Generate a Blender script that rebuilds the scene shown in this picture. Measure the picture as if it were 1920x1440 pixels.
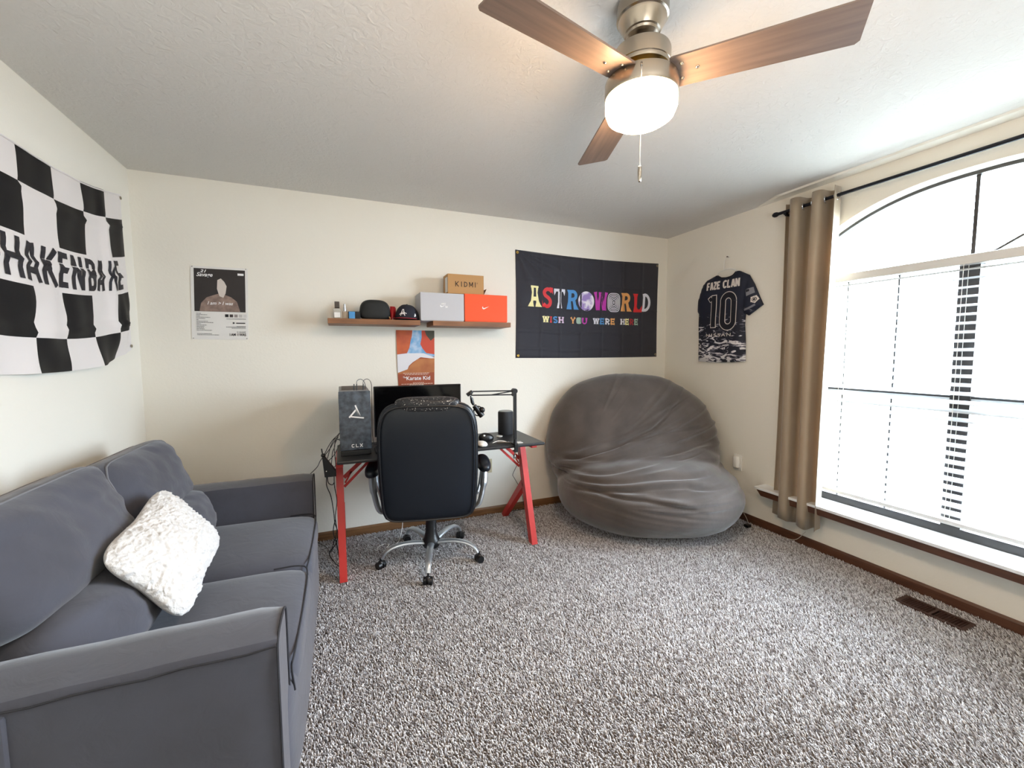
import bpy, bmesh, math, random
import numpy as np
from mathutils import Vector, Matrix, noise
random.seed(7)
rng = np.random.default_rng(7)
SC = bpy.context.scene
for o in list(bpy.data.objects):
    bpy.data.objects.remove(o)

# ------------------------------------------------------------------ camera, world, light, exposure
H, D, R, L = 2.44, 3.217, 2.967, 1.133      # ceiling height, rear wall y, window wall x, sofa wall -x
NEAR = -2.30                                 # wall behind the camera
F_PX, YAW, PITCH, ROLL, CAM_H = 776.18, 0.3915, -0.0756, -0.0038, 1.3471
cy_, sy_, cp_, sp_ = math.cos(YAW), math.sin(YAW), math.cos(PITCH), math.sin(PITCH)
fw = Vector((sy_*cp_, cy_*cp_, sp_)); rt = Vector((cy_, -sy_, 0)); up = rt.cross(fw)
cr_, sr_ = math.cos(ROLL), math.sin(ROLL)
rt2 = cr_*rt + sr_*up; up2 = -sr_*rt + cr_*up
cam = bpy.data.cameras.new('camera')
cam.sensor_width = 36; cam.lens = F_PX/1920*36; cam.clip_start = 0.05; cam.clip_end = 200
co = bpy.data.objects.new('camera', cam); SC.collection.objects.link(co)
M = Matrix((rt2, up2, -fw)).transposed().to_4x4(); M.translation = (0, 0, CAM_H)
co.matrix_world = M
SC.camera = co

w = bpy.data.worlds.new('sky'); SC.world = w; w.use_nodes = True
bg = w.node_tree.nodes['Background']
bg.inputs[0].default_value = (0.73, 0.865, 1.0, 1); bg.inputs[1].default_value = 19.0

def area(name, loc, target, size, power, col, portal=False):
    l = bpy.data.lights.new(name, 'AREA'); l.shape = 'RECTANGLE'; l.size, l.size_y = size
    l.energy = power; l.color = col
    if portal: l.cycles.is_portal = True
    o = bpy.data.objects.new(name, l); SC.collection.objects.link(o); o.location = loc
    o.rotation_euler = (Vector(target)-Vector(loc)).to_track_quat('-Z', 'Y').to_euler()
    return o
area('window_portal', (3.16, 1.12, 1.3), (0, 1.12, 1.3), (1.56, 1.95), 1, (1, 1, 1), True)
# unseen fill light added behind the camera to brighten the ceiling
area('ceiling_fill', (0.5, -0.85, 1.25), (0.5, -0.80, 2.44), (1.1, 0.9), 24, (1.0, 0.97, 0.94))

SC.view_settings.view_transform = 'Standard'; SC.view_settings.look = 'None'
SC.view_settings.exposure = 1.48; SC.view_settings.gamma = 1.0
SC.view_settings.use_curve_mapping = False
cyc = SC.cycles
cyc.use_denoising = True; cyc.max_bounces = 8; cyc.diffuse_bounces = 5; cyc.glossy_bounces = 3
cyc.transmission_bounces = 4; cyc.transparent_max_bounces = 8; cyc.caustics_reflective = False
cyc.caustics_refractive = False; cyc.sample_clamp_indirect = 6.0

# ------------------------------------------------------------------ materials
MATS = {}
def lin(c):
    return tuple((v/255/12.92 if v/255 <= .04045 else ((v/255+.055)/1.055)**2.4) for v in c)
def mat(name, col, rough=0.6, metal=0.0, bump=None, mix=None, spec=0.5, sheen=0.0, emit=None, coat=0.0, trans=0.0, subs=0.0):
    """col sRGB 0-255. bump=(kind,scale,strength,distance). mix=(kind,scale(vec),col2,lo,hi)"""
    if name in MATS: return MATS[name]
    m = bpy.data.materials.new(name); m.use_nodes = True; MATS[name] = m
    nt = m.node_tree; b = nt.nodes['Principled BSDF']; N = nt.nodes.new; Lk = nt.links.new
    c = (*lin(col), 1)
    b.inputs['Base Color'].default_value = c; b.inputs['Roughness'].default_value = rough
    b.inputs['Metallic'].default_value = metal; b.inputs['Specular IOR Level'].default_value = spec
    b.inputs['Sheen Weight'].default_value = sheen; b.inputs['Coat Weight'].default_value = coat
    b.inputs['Transmission Weight'].default_value = trans
    if emit: b.inputs['Emission Color'].default_value = (*emit[0], 1); b.inputs['Emission Strength'].default_value = emit[1]
    tc = N('ShaderNodeTexCoord')
    def tex(kind, scale):
        mp = N('ShaderNodeMapping'); Lk(tc.outputs['Object'], mp.inputs[0])
        if isinstance(scale, tuple): mp.inputs['Scale'].default_value = scale; s = 1
        else: s = scale
        if kind == 'noise':
            t = N('ShaderNodeTexNoise'); t.inputs['Scale'].default_value = s; t.inputs['Detail'].default_value = 5; o = t.outputs['Fac']
        elif kind == 'fine':
            t = N('ShaderNodeTexNoise'); t.inputs['Scale'].default_value = s; t.inputs['Detail'].default_value = 2; o = t.outputs['Fac']
        elif kind == 'rough':
            t = N('ShaderNodeTexNoise'); t.inputs['Scale'].default_value = s; t.inputs['Detail'].default_value = 8; t.inputs['Distortion'].default_value = 1.2; o = t.outputs['Fac']
        elif kind == 'voro':
            t = N('ShaderNodeTexVoronoi'); t.inputs['Scale'].default_value = s; o = t.outputs['Distance']
        elif kind == 'wave':
            t = N('ShaderNodeTexWave'); t.inputs['Scale'].default_value = s; t.inputs['Distortion'].default_value = 6; t.inputs['Detail'].default_value = 3; o = t.outputs['Fac']
        elif kind == 'brick':
            t = N('ShaderNodeTexMagic'); t.inputs['Scale'].default_value = s; o = t.outputs['Fac']
        Lk(mp.outputs[0], t.inputs['Vector']); return o
    if mix:
        kind, sc, c2, lo, hi = mix
        o = tex(kind, sc); r = N('ShaderNodeValToRGB'); Lk(o, r.inputs[0])
        r.color_ramp.elements[0].position = lo; r.color_ramp.elements[1].position = hi
        r.color_ramp.elements[0].color = c; r.color_ramp.elements[1].color = (*lin(c2), 1)
        Lk(r.outputs[0], b.inputs['Base Color'])
    if bump:
        kind, sc, st, dist = bump
        o = tex(kind, sc); bp = N('ShaderNodeBump'); bp.inputs['Strength'].default_value = st; bp.inputs['Distance'].default_value = dist
        Lk(o, bp.inputs['Height']); Lk(bp.outputs[0], b.inputs['Normal'])
    return m

m_wall = mat('cream_wall_paint', (231, 227, 216), .85, bump=('noise', 70, .22, .004))
m_ceil = mat('textured_ceiling_paint', (218, 216, 212), .9, bump=('rough', 34, .55, .008))
m_base = mat('dark_brown_wood_trim', (92, 58, 40), .45, mix=('noise', (6, 6, 60), (70, 42, 28), .35, .7))
m_base2 = mat('oak_brown_baseboard', (124, 88, 54), .5, mix=('noise', (5, 60, 60), (98, 66, 40), .35, .7))
m_white = mat('white_paint', (232, 230, 224), .35)
m_sill = mat('white_sill_paint', (226, 228, 228), .12, coat=.4)
m_dframe = mat('dark_bronze_window_frame', (44, 40, 38), .4)
m_slat = mat('white_blind_slat', (206, 210, 214), .3)
m_rail = mat('blind_rail_white', (206, 204, 200), .35)
m_cord = mat('blind_cord', (225, 220, 205), .8)
m_carpet_base = mat('carpet_backing', (96, 86, 78), .95)

def m_carpet_make():
    m = bpy.data.materials.new('carpet_yarn'); m.use_nodes = True
    nt = m.node_tree; b = nt.nodes['Principled BSDF']; N = nt.nodes.new; Lk = nt.links.new
    g = N('ShaderNodeNewGeometry'); r = N('ShaderNodeValToRGB'); Lk(g.outputs['Random Per Island'], r.inputs[0])
    cr = r.color_ramp; cr.elements[0].position = 0; cr.elements[0].color = (*lin((108, 102, 104)), 1)
    cr.elements[1].position = 1; cr.elements[1].color = (*lin((238, 238, 240)), 1)
    for p, c in ((.25, (164, 159, 160)), (.55, (208, 205, 207)), (.8, (232, 230, 232))):
        e = cr.elements.new(p); e.color = (*lin(c), 1)
    Lk(r.outputs[0], b.inputs['Base Color']); b.inputs['Roughness'].default_value = .85
    b.inputs['Sheen Weight'].default_value = .25; b.inputs['Specular IOR Level'].default_value = .2
    return m
m_yarn = m_carpet_make()

m_sofa = mat('charcoal_grey_slipcover', (74, 75, 84), .9, sheen=.25, bump=('rough', 13, .35, .006), spec=.2, mix=('noise', 5, (69, 69, 76), .35, .7))
m_sofa_d = mat('charcoal_seam', (40, 40, 45), .9)
m_sofa_l = mat('grey_seam_light', (112, 112, 116), .9)
m_fluff = mat('white_tufted_fabric', (206, 203, 200), .95, sheen=.4, bump=('noise', 160, .8, .004), spec=.1)
m_pgrey = mat('plain_pillow_back', (168, 165, 160), .9, bump=('fine', 300, .3, .001))
m_leather = mat('black_leather', (17, 23, 32), .42, bump=('noise', 90, .12, .002), spec=.45)
m_leather_w = mat('worn_black_leather', (24, 26, 31), .5, mix=('noise', 130, (190, 186, 180), .625, .66), bump=('noise', 60, .2, .003))
m_silver = mat('silver_painted_metal', (184, 188, 192), .28, metal=.75)
m_black = mat('black_plastic', (14, 14, 16), .38)
m_blackm = mat('matte_black', (20, 20, 22), .7)
m_screen = mat('black_screen', (4, 4, 5), .12)
m_desk = mat('black_carbon_desktop', (30, 31, 33), .38, bump=('brick', 120, .2, .001))
m_red = mat('red_powder_coat', (184, 40, 34), .42)
m_walnut = mat('walnut_shelf', (142, 94, 58), .5, mix=('noise', (4, 40, 40), (104, 66, 40), .35, .68))
m_glass_t = mat('tower_smoked_glass', (78, 86, 96), .18, mix=('noise', 30, (46, 52, 60), .35, .65), spec=.6)
m_wprint = mat('white_print', (235, 235, 235), .6)
m_boxg = mat('grey_shoebox_card', (186, 186, 190), .7)
m_boxo = mat('orange_shoebox_card', (232, 78, 22), .6)
m_boxb = mat('brown_kraft_card', (178, 136, 88), .8, bump=('fine', 200, .1, .001))
m_boxb2 = mat('kraft_card_edge', (130, 92, 56), .8)
m_navy = mat('navy_cap_cotton', (20, 22, 36), .85)
m_redc = mat('red_cotton', (150, 26, 34), .8)
m_curt = mat('taupe_satin_curtain', (158, 143, 122), .36, sheen=.3, spec=.5, bump=('fine', 300, .12, .001))
def _translucent(m, col, fac):
    nt = m.node_tree; b = nt.nodes['Principled BSDF']; o = nt.nodes['Material Output']
    t = nt.nodes.new('ShaderNodeBsdfTranslucent'); t.inputs[0].default_value = (*lin(col), 1)
    x = nt.nodes.new('ShaderNodeMixShader'); x.inputs[0].default_value = fac
    nt.links.new(b.outputs[0], x.inputs[1]); nt.links.new(t.outputs[0], x.inputs[2]); nt.links.new(x.outputs[0], o.inputs[0])
_translucent(m_curt, (222, 184, 146), .13)
m_rod = mat('dark_navy_rod', (24, 26, 34), .35, metal=.4)
m_nickel = mat('brushed_nickel', (170, 160, 146), .26, metal=1.0, bump=('fine', (4, 4, 600), .05, .001))
m_blade = mat('fan_blade_walnut', (124, 106, 94), .45, mix=('noise', (3, 50, 50), (98, 83, 74), .3, .75))
m_brass = mat('polished_brass', (206, 170, 90), .2, metal=1.0)
m_glow = mat('lit_frosted_glass', (255, 250, 240), .5, emit=((1.0, .66, .38), 42.0))
m_flagb = mat('black_satin_flag', (9, 9, 13), .55, spec=.25, bump=('fine', 400, .1, .001))
m_flagw = mat('white_satin_flag', (222, 216, 214), .4, sheen=.3, bump=('fine', 400, .1, .001))
m_flagk = mat('black_flag_print', (22, 20, 30), .6)
m_banner = mat('dark_grey_banner_cloth', (34, 34, 44), .75, sheen=.2, bump=('fine', 500, .15, .001))
m_beige_pl = mat('almond_plastic', (190, 180, 148), .5)
m_vent = mat('dark_brown_metal', (66, 42, 34), .5, metal=.2)
m_bag = mat('taupe_microsuede', (84, 76, 71), .85, sheen=.4, spec=.2, bump=('noise', 18, .25, .008), mix=('noise', 6, (70, 63, 59), .35, .7))
m_paper = mat('white_paper', (222, 220, 216), .7)
m_chrome = mat('chrome', (210, 210, 214), .12, metal=1.0)
def pcol(name, c, r=.65): return mat(name, c, r)

# ------------------------------------------------------------------ object helpers
def link(o): SC.collection.objects.link(o); return o
def tag(o, label=None, cat=None, group=None, kind=None):
    if label: o['label'] = label
    if cat: o['category'] = cat
    if group: o['group'] = group
    if kind: o['kind'] = kind
    return o
def thing(name, loc, label, cat, rotz=0.0, group=None):
    o = link(bpy.data.objects.new(name, None)); o.empty_display_size = .1
    o.location = loc; o.rotation_euler = (0, 0, rotz)
    tag(o, label, cat, group)
    o['_m'] = 1; del o['_m']
    return o
def rootmat(o):
    m = Matrix.LocRotScale(o.location, o.rotation_euler, o.scale)
    return rootmat(o.parent) @ m if o.parent else m

class MB:
    def __init__(s): s.v = []; s.f = []; s.m = []; s.mat = 0
    def add(s, vs, fs):
        n = len(s.v); s.v += [tuple(v) for v in vs]
        for f in fs: s.f.append([n+i for i in f]); s.m.append(s.mat)
        return s
    def box(s, a, b):
        x0, y0, z0 = a; x1, y1, z1 = b
        return s.add([(x0,y0,z0),(x1,y0,z0),(x1,y1,z0),(x0,y1,z0),(x0,y0,z1),(x1,y0,z1),(x1,y1,z1),(x0,y1,z1)],
                     [(0,3,2,1),(4,5,6,7),(0,1,5,4),(1,2,6,5),(2,3,7,6),(3,0,4,7)])
    def bar(s, p, q, wx, wy, ref=(0,0,1)):
        p, q = Vector(p), Vector(q); d = (q-p).normalized(); r = Vector(ref)
        if abs(d.dot(r)) > .95: r = Vector((1,0,0))
        a = d.cross(r).normalized()*wx/2; b = d.cross(a).normalized()*wy/2
        vs = [p-a-b, p+a-b, p+a+b, p-a+b, q-a-b, q+a-b, q+a+b, q-a+b]
        return s.add(vs, [(0,3,2,1),(4,5,6,7),(0,1,5,4),(1,2,6,5),(2,3,7,6),(3,0,4,7)])
    def cyl(s, p, q, r0, r1=None, n=20, cap=True):
        r1 = r0 if r1 is None else r1
        return s.tube([p, q], [r0, r1], n, cap)
    def tube(s, pts, r, n=8, cap=True, sq=1.0):
        pts = [Vector(p) for p in pts]; k = len(pts)
        rs = r if isinstance(r, (list, tuple)) else [r]*k
        rings = []; prev = None
        for i, p in enumerate(pts):
            d = (pts[min(i+1, k-1)]-pts[max(i-1, 0)]).normalized()
            if prev is None:
                ref = Vector((0,0,1)) if abs(d.z) < .9 else Vector((1,0,0)); a = d.cross(ref).normalized()
            else:
                a = (prev - d*prev.dot(d)); a = a.normalized() if a.length > 1e-6 else d.orthogonal().normalized()
            prev = a; b = d.cross(a)
            rings.append([p + (a*math.cos(t)+b*math.sin(t)*sq)*rs[i] for t in [2*math.pi*j/n for j in range(n)]])
        vs = [v for ring in rings for v in ring]; fs = []
        for i in range(k-1):
            for j in range(n):
                fs.append((i*n+j, i*n+(j+1)%n, (i+1)*n+(j+1)%n, (i+1)*n+j))
        if cap: fs += [tuple(range(n))[::-1], tuple((k-1)*n+j for j in range(n))]
        return s.add(vs, fs)
    def lathe(s, prof, c, n=32):
        vs = []; fs = []; k = len(prof)
        for r, z in prof:
            for j in range(n):
                t = 2*math.pi*j/n; vs.append((c[0]+r*math.cos(t), c[1]+r*math.sin(t), c[2]+z))
        for i in range(k-1):
            for j in range(n): fs.append((i*n+j, i*n+(j+1)%n, (i+1)*n+(j+1)%n, (i+1)*n+j))
        if prof[0][0] > 1e-5: fs.append(tuple(range(n))[::-1])
        if prof[-1][0] > 1e-5: fs.append(tuple((k-1)*n+j for j in range(n)))
        return s.add(vs, fs)
    def superq(s, c, rad, p=2.0, q=2.0, thick=1, axes=None, sub=16, warp=None):
        """cube-sphere with |.|^p in the two wide axes and q across the thick axis"""
        ax = [Vector(a) for a in (axes or ((1,0,0),(0,1,0),(0,0,1)))]
        wide = [i for i in range(3) if i != thick]
        idx = {}; vs = []; fs = []
        def vid(ijk):
            if ijk in idx: return idx[ijk]
            d = [math.tan((t/sub*2-1)*math.pi/4) for t in ijk]
            pp = p if not isinstance(p, tuple) else (p[0] if d[2] < 0 else p[1])
            aw = sum(abs(d[i])**pp for i in wide)**(q/pp)
            sc = (aw + abs(d[thick])**q)**(-1/q)
            l = [d[i]*sc for i in range(3)]
            if warp: l = warp(l)
            P = Vector(c) + ax[0]*l[0]*rad[0] + ax[1]*l[1]*rad[1] + ax[2]*l[2]*rad[2]
            idx[ijk] = len(vs); vs.append(P); return idx[ijk]
        for a in range(3):
            u, v = [(1,2),(2,0),(0,1)][a]
            for side in (0, sub):
                for i in range(sub):
                    for j in range(sub):
                        q4 = []
                        for di, dj in ((0,0),(1,0),(1,1),(0,1)):
                            t = [0,0,0]; t[a] = side; t[u] = i+di; t[v] = j+dj; q4.append(vid(tuple(t)))
                        fs.append(q4 if side else q4[::-1])
        return s.add(vs, fs)
    def build(s, name, mats, parent=None, smooth=True, local=False, bevel=0, seg=2, angle=35, post=None):
        me = bpy.data.meshes.new(name)
        me.from_pydata(s.v, [], s.f)
        if not isinstance(mats, (list, tuple)): mats = [mats]
        for m in mats: me.materials.append(m)
        if len(mats) > 1: me.polygons.foreach_set('material_index', s.m)
        if parent is not None and not local: me.transform(rootmat(parent).inverted())
        if bevel:
            bm = bmesh.new(); bm.from_mesh(me)
            ed = [e for e in bm.edges if len(e.link_faces) == 2 and e.calc_face_angle(0) > .6]
            bmesh.ops.bevel(bm, geom=ed, offset=bevel, segments=seg, affect='EDGES', profile=.5, clamp_overlap=True)
            bm.to_mesh(me); bm.free()
        if smooth:
            me.polygons.foreach_set('use_smooth', [True]*len(me.polygons))
            try: me.set_sharp_from_angle(angle=math.radians(angle))
            except Exception: pass
        me.update()
        o = link(bpy.data.objects.new(name, me))
        if parent is not None: o.parent = parent
        return o
def single(mb, name, mats, label, cat, origin, group=None, **k):
    """a one-mesh thing with its origin at its base"""
    e = Matrix.Translation(Vector(origin))
    o = mb.build(name, mats, **k); o.data.transform(e.inverted()); o.location = origin
    return tag(o, label, cat, group)
def struct(mb, name, mats, **k):
    return tag(mb.build(name, mats, **k), kind='structure')
def curve_pts(ctrl, n=8):
    """Catmull-Rom through control points"""
    P = [Vector(p) for p in ctrl]; P = [P[0]*2-P[1]] + P + [P[-1]*2-P[-2]]; out = []
    for i in range(1, len(P)-2):
        for k in range(n):
            t = k/n; a, b, c, d = P[i-1], P[i], P[i+1], P[i+2]
            out.append(.5*((2*b)+(-a+c)*t+(2*a-5*b+4*c-d)*t*t+(-a+3*b-3*c+d)*t**3))
    out.append(P[-2]); return out

# 2D print helpers ----------------------------------------------------
def font2d(body, box, bold=0.0, spacing=1.0, shear=0.0):
    cu = bpy.data.curves.new('t', 'FONT'); cu.body = body; cu.size = 1; cu.offset = bold; cu.resolution_u = 3
    cu.space_character = spacing; cu.shear = shear; cu.fill_mode = 'BOTH' if hasattr(cu, 'fill_mode') else cu.fill_mode
    o = bpy.data.objects.new('t', cu); SC.collection.objects.link(o)
    dg = bpy.context.evaluated_depsgraph_get(); me = bpy.data.meshes.new_from_object(o.evaluated_get(dg))
    vs = [v.co.copy() for v in me.vertices]; fs = [list(p.vertices) for p in me.polygons]
    bpy.data.objects.remove(o); bpy.data.curves.remove(cu); bpy.data.meshes.remove(me)
    x0 = min(v.x for v in vs); x1 = max(v.x for v in vs); y0 = min(v.y for v in vs); y1 = max(v.y for v in vs)
    u0, u1, v0, v1 = box
    return [(u0+(v.x-x0)/(x1-x0)*(u1-u0), v0+(v.y-y0)/(y1-y0)*(v1-v0)) for v in vs], fs
def arc(cx, cy, rx, ry, a0, a1, n=10):
    return [(cx+rx*math.cos(math.radians(a0+(a1-a0)*i/n)), cy+ry*math.sin(math.radians(a0+(a1-a0)*i/n))) for i in range(n+1)]
GL = {
 'S': [arc(.5,.74,.34,.2,30,270,9)[:-1]+arc(.5,.27,.34,.22,90,-150,9)],
 'H': [[(.14,0),(.14,1)],[(.86,0),(.86,1)],[(.14,.5),(.86,.5)]],
 'A': [[(.12,0),(.42,.98)],[(.88,0),(.58,.98)],[(.25,.28),(.75,.28)]],
 'K': [[(.14,0),(.14,1)],[(.2,.42),(.84,1)],[(.34,.52),(.86,0)]],
 'E': [[(.16,0),(.16,1)],[(.16,.91),(.9,.91)],[(.16,.5),(.8,.5)],[(.16,.09),(.9,.09)]],
 'N': [[(.14,0),(.14,1)],[(.86,0),(.86,1)],[(.16,.97),(.84,.03)]],
 'B': [[(.15,0),(.15,1)],[(.15,.91)]+arc(.5,.72,.33,.19,90,-90,6)+[(.15,.53)],[(.15,.5)]+arc(.52,.28,.34,.2,90,-90,6)+[(.15,.08)]],
 'F': [[(.16,0),(.16,1)],[(.16,.91),(.9,.91)],[(.16,.5),(.78,.5)]],
 'Z': [[(.1,.91),(.9,.91)],[(.84,.9),(.16,.1)],[(.1,.09),(.9,.09)]],
 'C': [arc(.5,.68,.34,.24,20,180,7)+arc(.5,.32,.34,.24,180,340,7)],
 'L': [[(.18,0),(.18,1)],[(.18,.09),(.88,.09)]],
 'T': [[(.5,0),(.5,.95)],[(.04,.9),(.96,.9)]],
 'R': [[(.18,0),(.18,1)],[(.18,.9)]+arc(.5,.69,.34,.21,90,-90,8)+[(.18,.48)],[(.46,.48),(.84,0)]],
 'W': [[(.08,1),(.28,.04)],[(.28,.04),(.48,.96)],[(.52,.96),(.72,.04)],[(.72,.04),(.92,1)]],
 'I': [[(.5,0),(.5,1)]],
 'Y': [[(.5,0),(.5,.5)],[(.5,.46),(.1,1)],[(.5,.46),(.9,1)]],
 'U': [[(.14,1)]+arc(.5,.34,.36,.3,180,360,9)+[(.86,1)]],
 'O': [arc(.5,.5,.38,.42,0,360,20)],
 'D': [[(.18,0),(.18,1)],[(.18,.91)]+arc(.42,.5,.42,.41,90,-90,10)+[(.18,.09)]],
 'X': [[(.1,0),(.9,1)],[(.1,1),(.9,0)]],
 '1': [[(.6,0),(.6,1)],[(.6,.97),(.3,.82)]],
 '0': [arc(.5,.78,.36,.2,0,180,8)+arc(.5,.22,.36,.2,180,360,8)+[(.86,.78)]],
 'M': [[(.1,0),(.1,1)],[(.12,.97),(.5,.25)],[(.5,.25),(.88,.97)],[(.9,0),(.9,1)]],
}
def stroke(pts, wd, flare=1.0):
    P = [Vector((a, b)) for a, b in pts]; n = len(P); vs = []; fs = []
    for i in range(n):
        d0 = (P[i]-P[i-1]).normalized() if i else None; d1 = (P[i+1]-P[i]).normalized() if i < n-1 else None
        d = ((d0 or d1)+(d1 or d0)); d = d.normalized() if d.length > 1e-6 else (d0 or d1); nn = Vector((-d.y, d.x))
        k = flare if (flare != 1 and i in (0, n-1)) else 1.0
        vs += [tuple(P[i]+nn*wd/2*k), tuple(P[i]-nn*wd/2*k)]
    for i in range(n-1): fs.append([2*i, 2*i+1, 2*i+3, 2*i+2])
    return vs, fs
def glyph(ch, box, wd, flare=1.0):
    u0, u1, v0, v1 = box; V = []; Fc = []
    for pl in GL[ch]:
        pts = [(u0+x*(u1-u0), v0+y*(v1-v0)) for x, y in pl]
        if len(pts) == 2 and flare != 1:
            a, b = Vector(pts[0]), Vector(pts[1]); pts = [tuple(a), tuple(a.lerp(b, .3)), tuple(a.lerp(b, .7)), tuple(b)]
        vs, fs = stroke(pts, wd, flare); n = len(V); V += vs; Fc += [[i+n for i in f] for f in fs]
    return V, Fc
def word(txt, box, wd, flare=1.0, gap=.18, widths=None):
    """letters of equal width spread over the box"""
    u0, u1, v0, v1 = box; n = len(txt); W = [(widths or {}).get(c, .45 if c in 'I1' else (.55 if c == ' ' else 1)) for c in txt]
    tot = sum(W)+gap*(n-1); k = (u1-u0)/tot; u = u0; V = []; Fc = []
    for c, wc in zip(txt, W):
        if c != ' ':
            vs, fs = glyph(c, (u, u+wc*k, v0, v1), wd, flare); m = len(V); V += vs; Fc += [[i+m for i in f] for f in fs]
        u += (wc+gap)*k
    return V, Fc
def poly(pts): return list(pts), [list(range(len(pts)))]
def rect(u0, u1, v0, v1): return poly([(u0,v0),(u1,v0),(u1,v1),(u0,v1)])
def sheet(name, geo, fmap, m, parent, cut=0, label=None):
    """flat print laid on a surface: 2D faces mapped by fmap(u,v)"""
    V, Fc = geo; bm = bmesh.new(); bv = [bm.verts.new((a, b, 0)) for a, b in V]
    for f in Fc:
        try: bm.faces.new([bv[i] for i in f])
        except ValueError: pass
    if cut:
        us = [a for a, b in V]; vs_ = [b for a, b in V]
        for axis, lo, hi in ((0, min(us), max(us)), (1, min(vs_), max(vs_))):
            t = math.ceil(lo/cut)*cut
            while t < hi:
                co_ = [0,0,0]; no = [0,0,0]; co_[axis] = t; no[axis] = 1
                bmesh.ops.bisect_plane(bm, geom=bm.verts[:]+bm.edges[:]+bm.faces[:], plane_co=co_, plane_no=no, dist=1e-5)
                t += cut
    inv = rootmat(parent).inverted() if parent is not None else Matrix()
    for v in bm.verts: v.co = inv @ Vector(fmap(v.co.x, v.co.y))
    me = bpy.data.meshes.new(name); bm.to_mesh(me); bm.free(); me.materials.append(m)
    o = link(bpy.data.objects.new(name, me)); o.parent = parent
    if label: o['label'] = label
    return o
def on_back(d): return lambda u, v: (u, D-d, v)
def on_plane_y(y): return lambda u, v: (u, y, v)

# ------------------------------------------------------------------ room shell
FZ = -0.010
MB_ = MB
struct(MB().box((-L-.1, NEAR-.1, FZ-.06), (R+.16, D+.1, FZ)), 'floor', m_carpet_base, smooth=False)
struct(MB().box((-L-.1, NEAR-.1, H), (R+.16, D+.1, H+.06)), 'ceiling', m_ceil, smooth=False)
struct(MB().box((-L-.1, D, FZ), (R+.16, D+.1, H)), 'wall_back', m_wall, smooth=False)
struct(MB().box((-L-.1, NEAR-.1, FZ), (-L, D, H)), 'wall_left', m_wall, smooth=False)
struct(MB().box((-L, NEAR-.1, FZ), (R+.16, NEAR, H)), 'wall_front', m_wall, smooth=False)
YC, HW, ZS = 1.12, 0.76, 0.325
def arch(y): return 2.272-.136*(abs(y-YC)/.6)**2.4
mb = MB(); X1 = R+.15
ys = [YC-HW+2*HW*i/32 for i in range(33)]
mb.box((R, YC+HW, FZ), (X1, D, H)); mb.box((R, NEAR, FZ), (X1, YC-HW, H)); mb.box((R, YC-HW, FZ), (X1, YC+HW, ZS-.02))
for a, b in zip(ys[:-1], ys[1:]):
    za, zb = arch(a), arch(b)
    mb.add([(R,a,za),(R,b,zb),(R,b,H),(R,a,H),(X1,a,za),(X1,b,zb),(X1,b,H),(X1,a,H)],
           [(0,3,2,1),(4,5,6,7),(0,1,5,4)])
struct(mb, 'wall_right', m_wall, smooth=False)
# shallow plaster band where ceiling meets the window wall
struct(MB().add([(R-.108,2.06,H-.0005),(R-.104,NEAR,H-.0005),(R,NEAR,H-.0005),(R,2.3,H-.0005),
                 (R-.100,2.03,H-.011),(R-.096,NEAR,H-.011),(R,NEAR,H-.014),(R,2.28,H-.004)],
                [(4,5,6,7),(0,1,5,4),(0,4,7,3)]), 'trim_1', m_wall, smooth=False)
def baseboard(name, a, b, m, thick=.013, h=.055):
    (x0, y0), (x1, y1) = a, b
    d = Vector((x1-x0, y1-y0, 0)).normalized(); n = Vector((-d.y, d.x, 0))
    prof = [(0, FZ), (thick, FZ), (thick, h-.012), (thick*.45, h), (0, h)]
    vs = [Vector((x0, y0, 0))+n*u+Vector((0,0,z)) for u, z in prof]+[Vector((x1, y1, 0))+n*u+Vector((0,0,z)) for u, z in prof]
    k = len(prof); fs = [(i, (i+1)%k, k+(i+1)%k, k+i) for i in range(k)]+[tuple(range(k))[::-1], tuple(range(k, 2*k))]
    return struct(MB().add(vs, fs), name, m, smooth=False)
baseboard('baseboard_back', (R, D), (-L, D), m_base2)
baseboard('baseboard_right', (R, NEAR), (R, D-.013), m_base)
baseboard('baseboard_left', (-L, D-.013), (-L, NEAR), m_base2)

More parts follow.
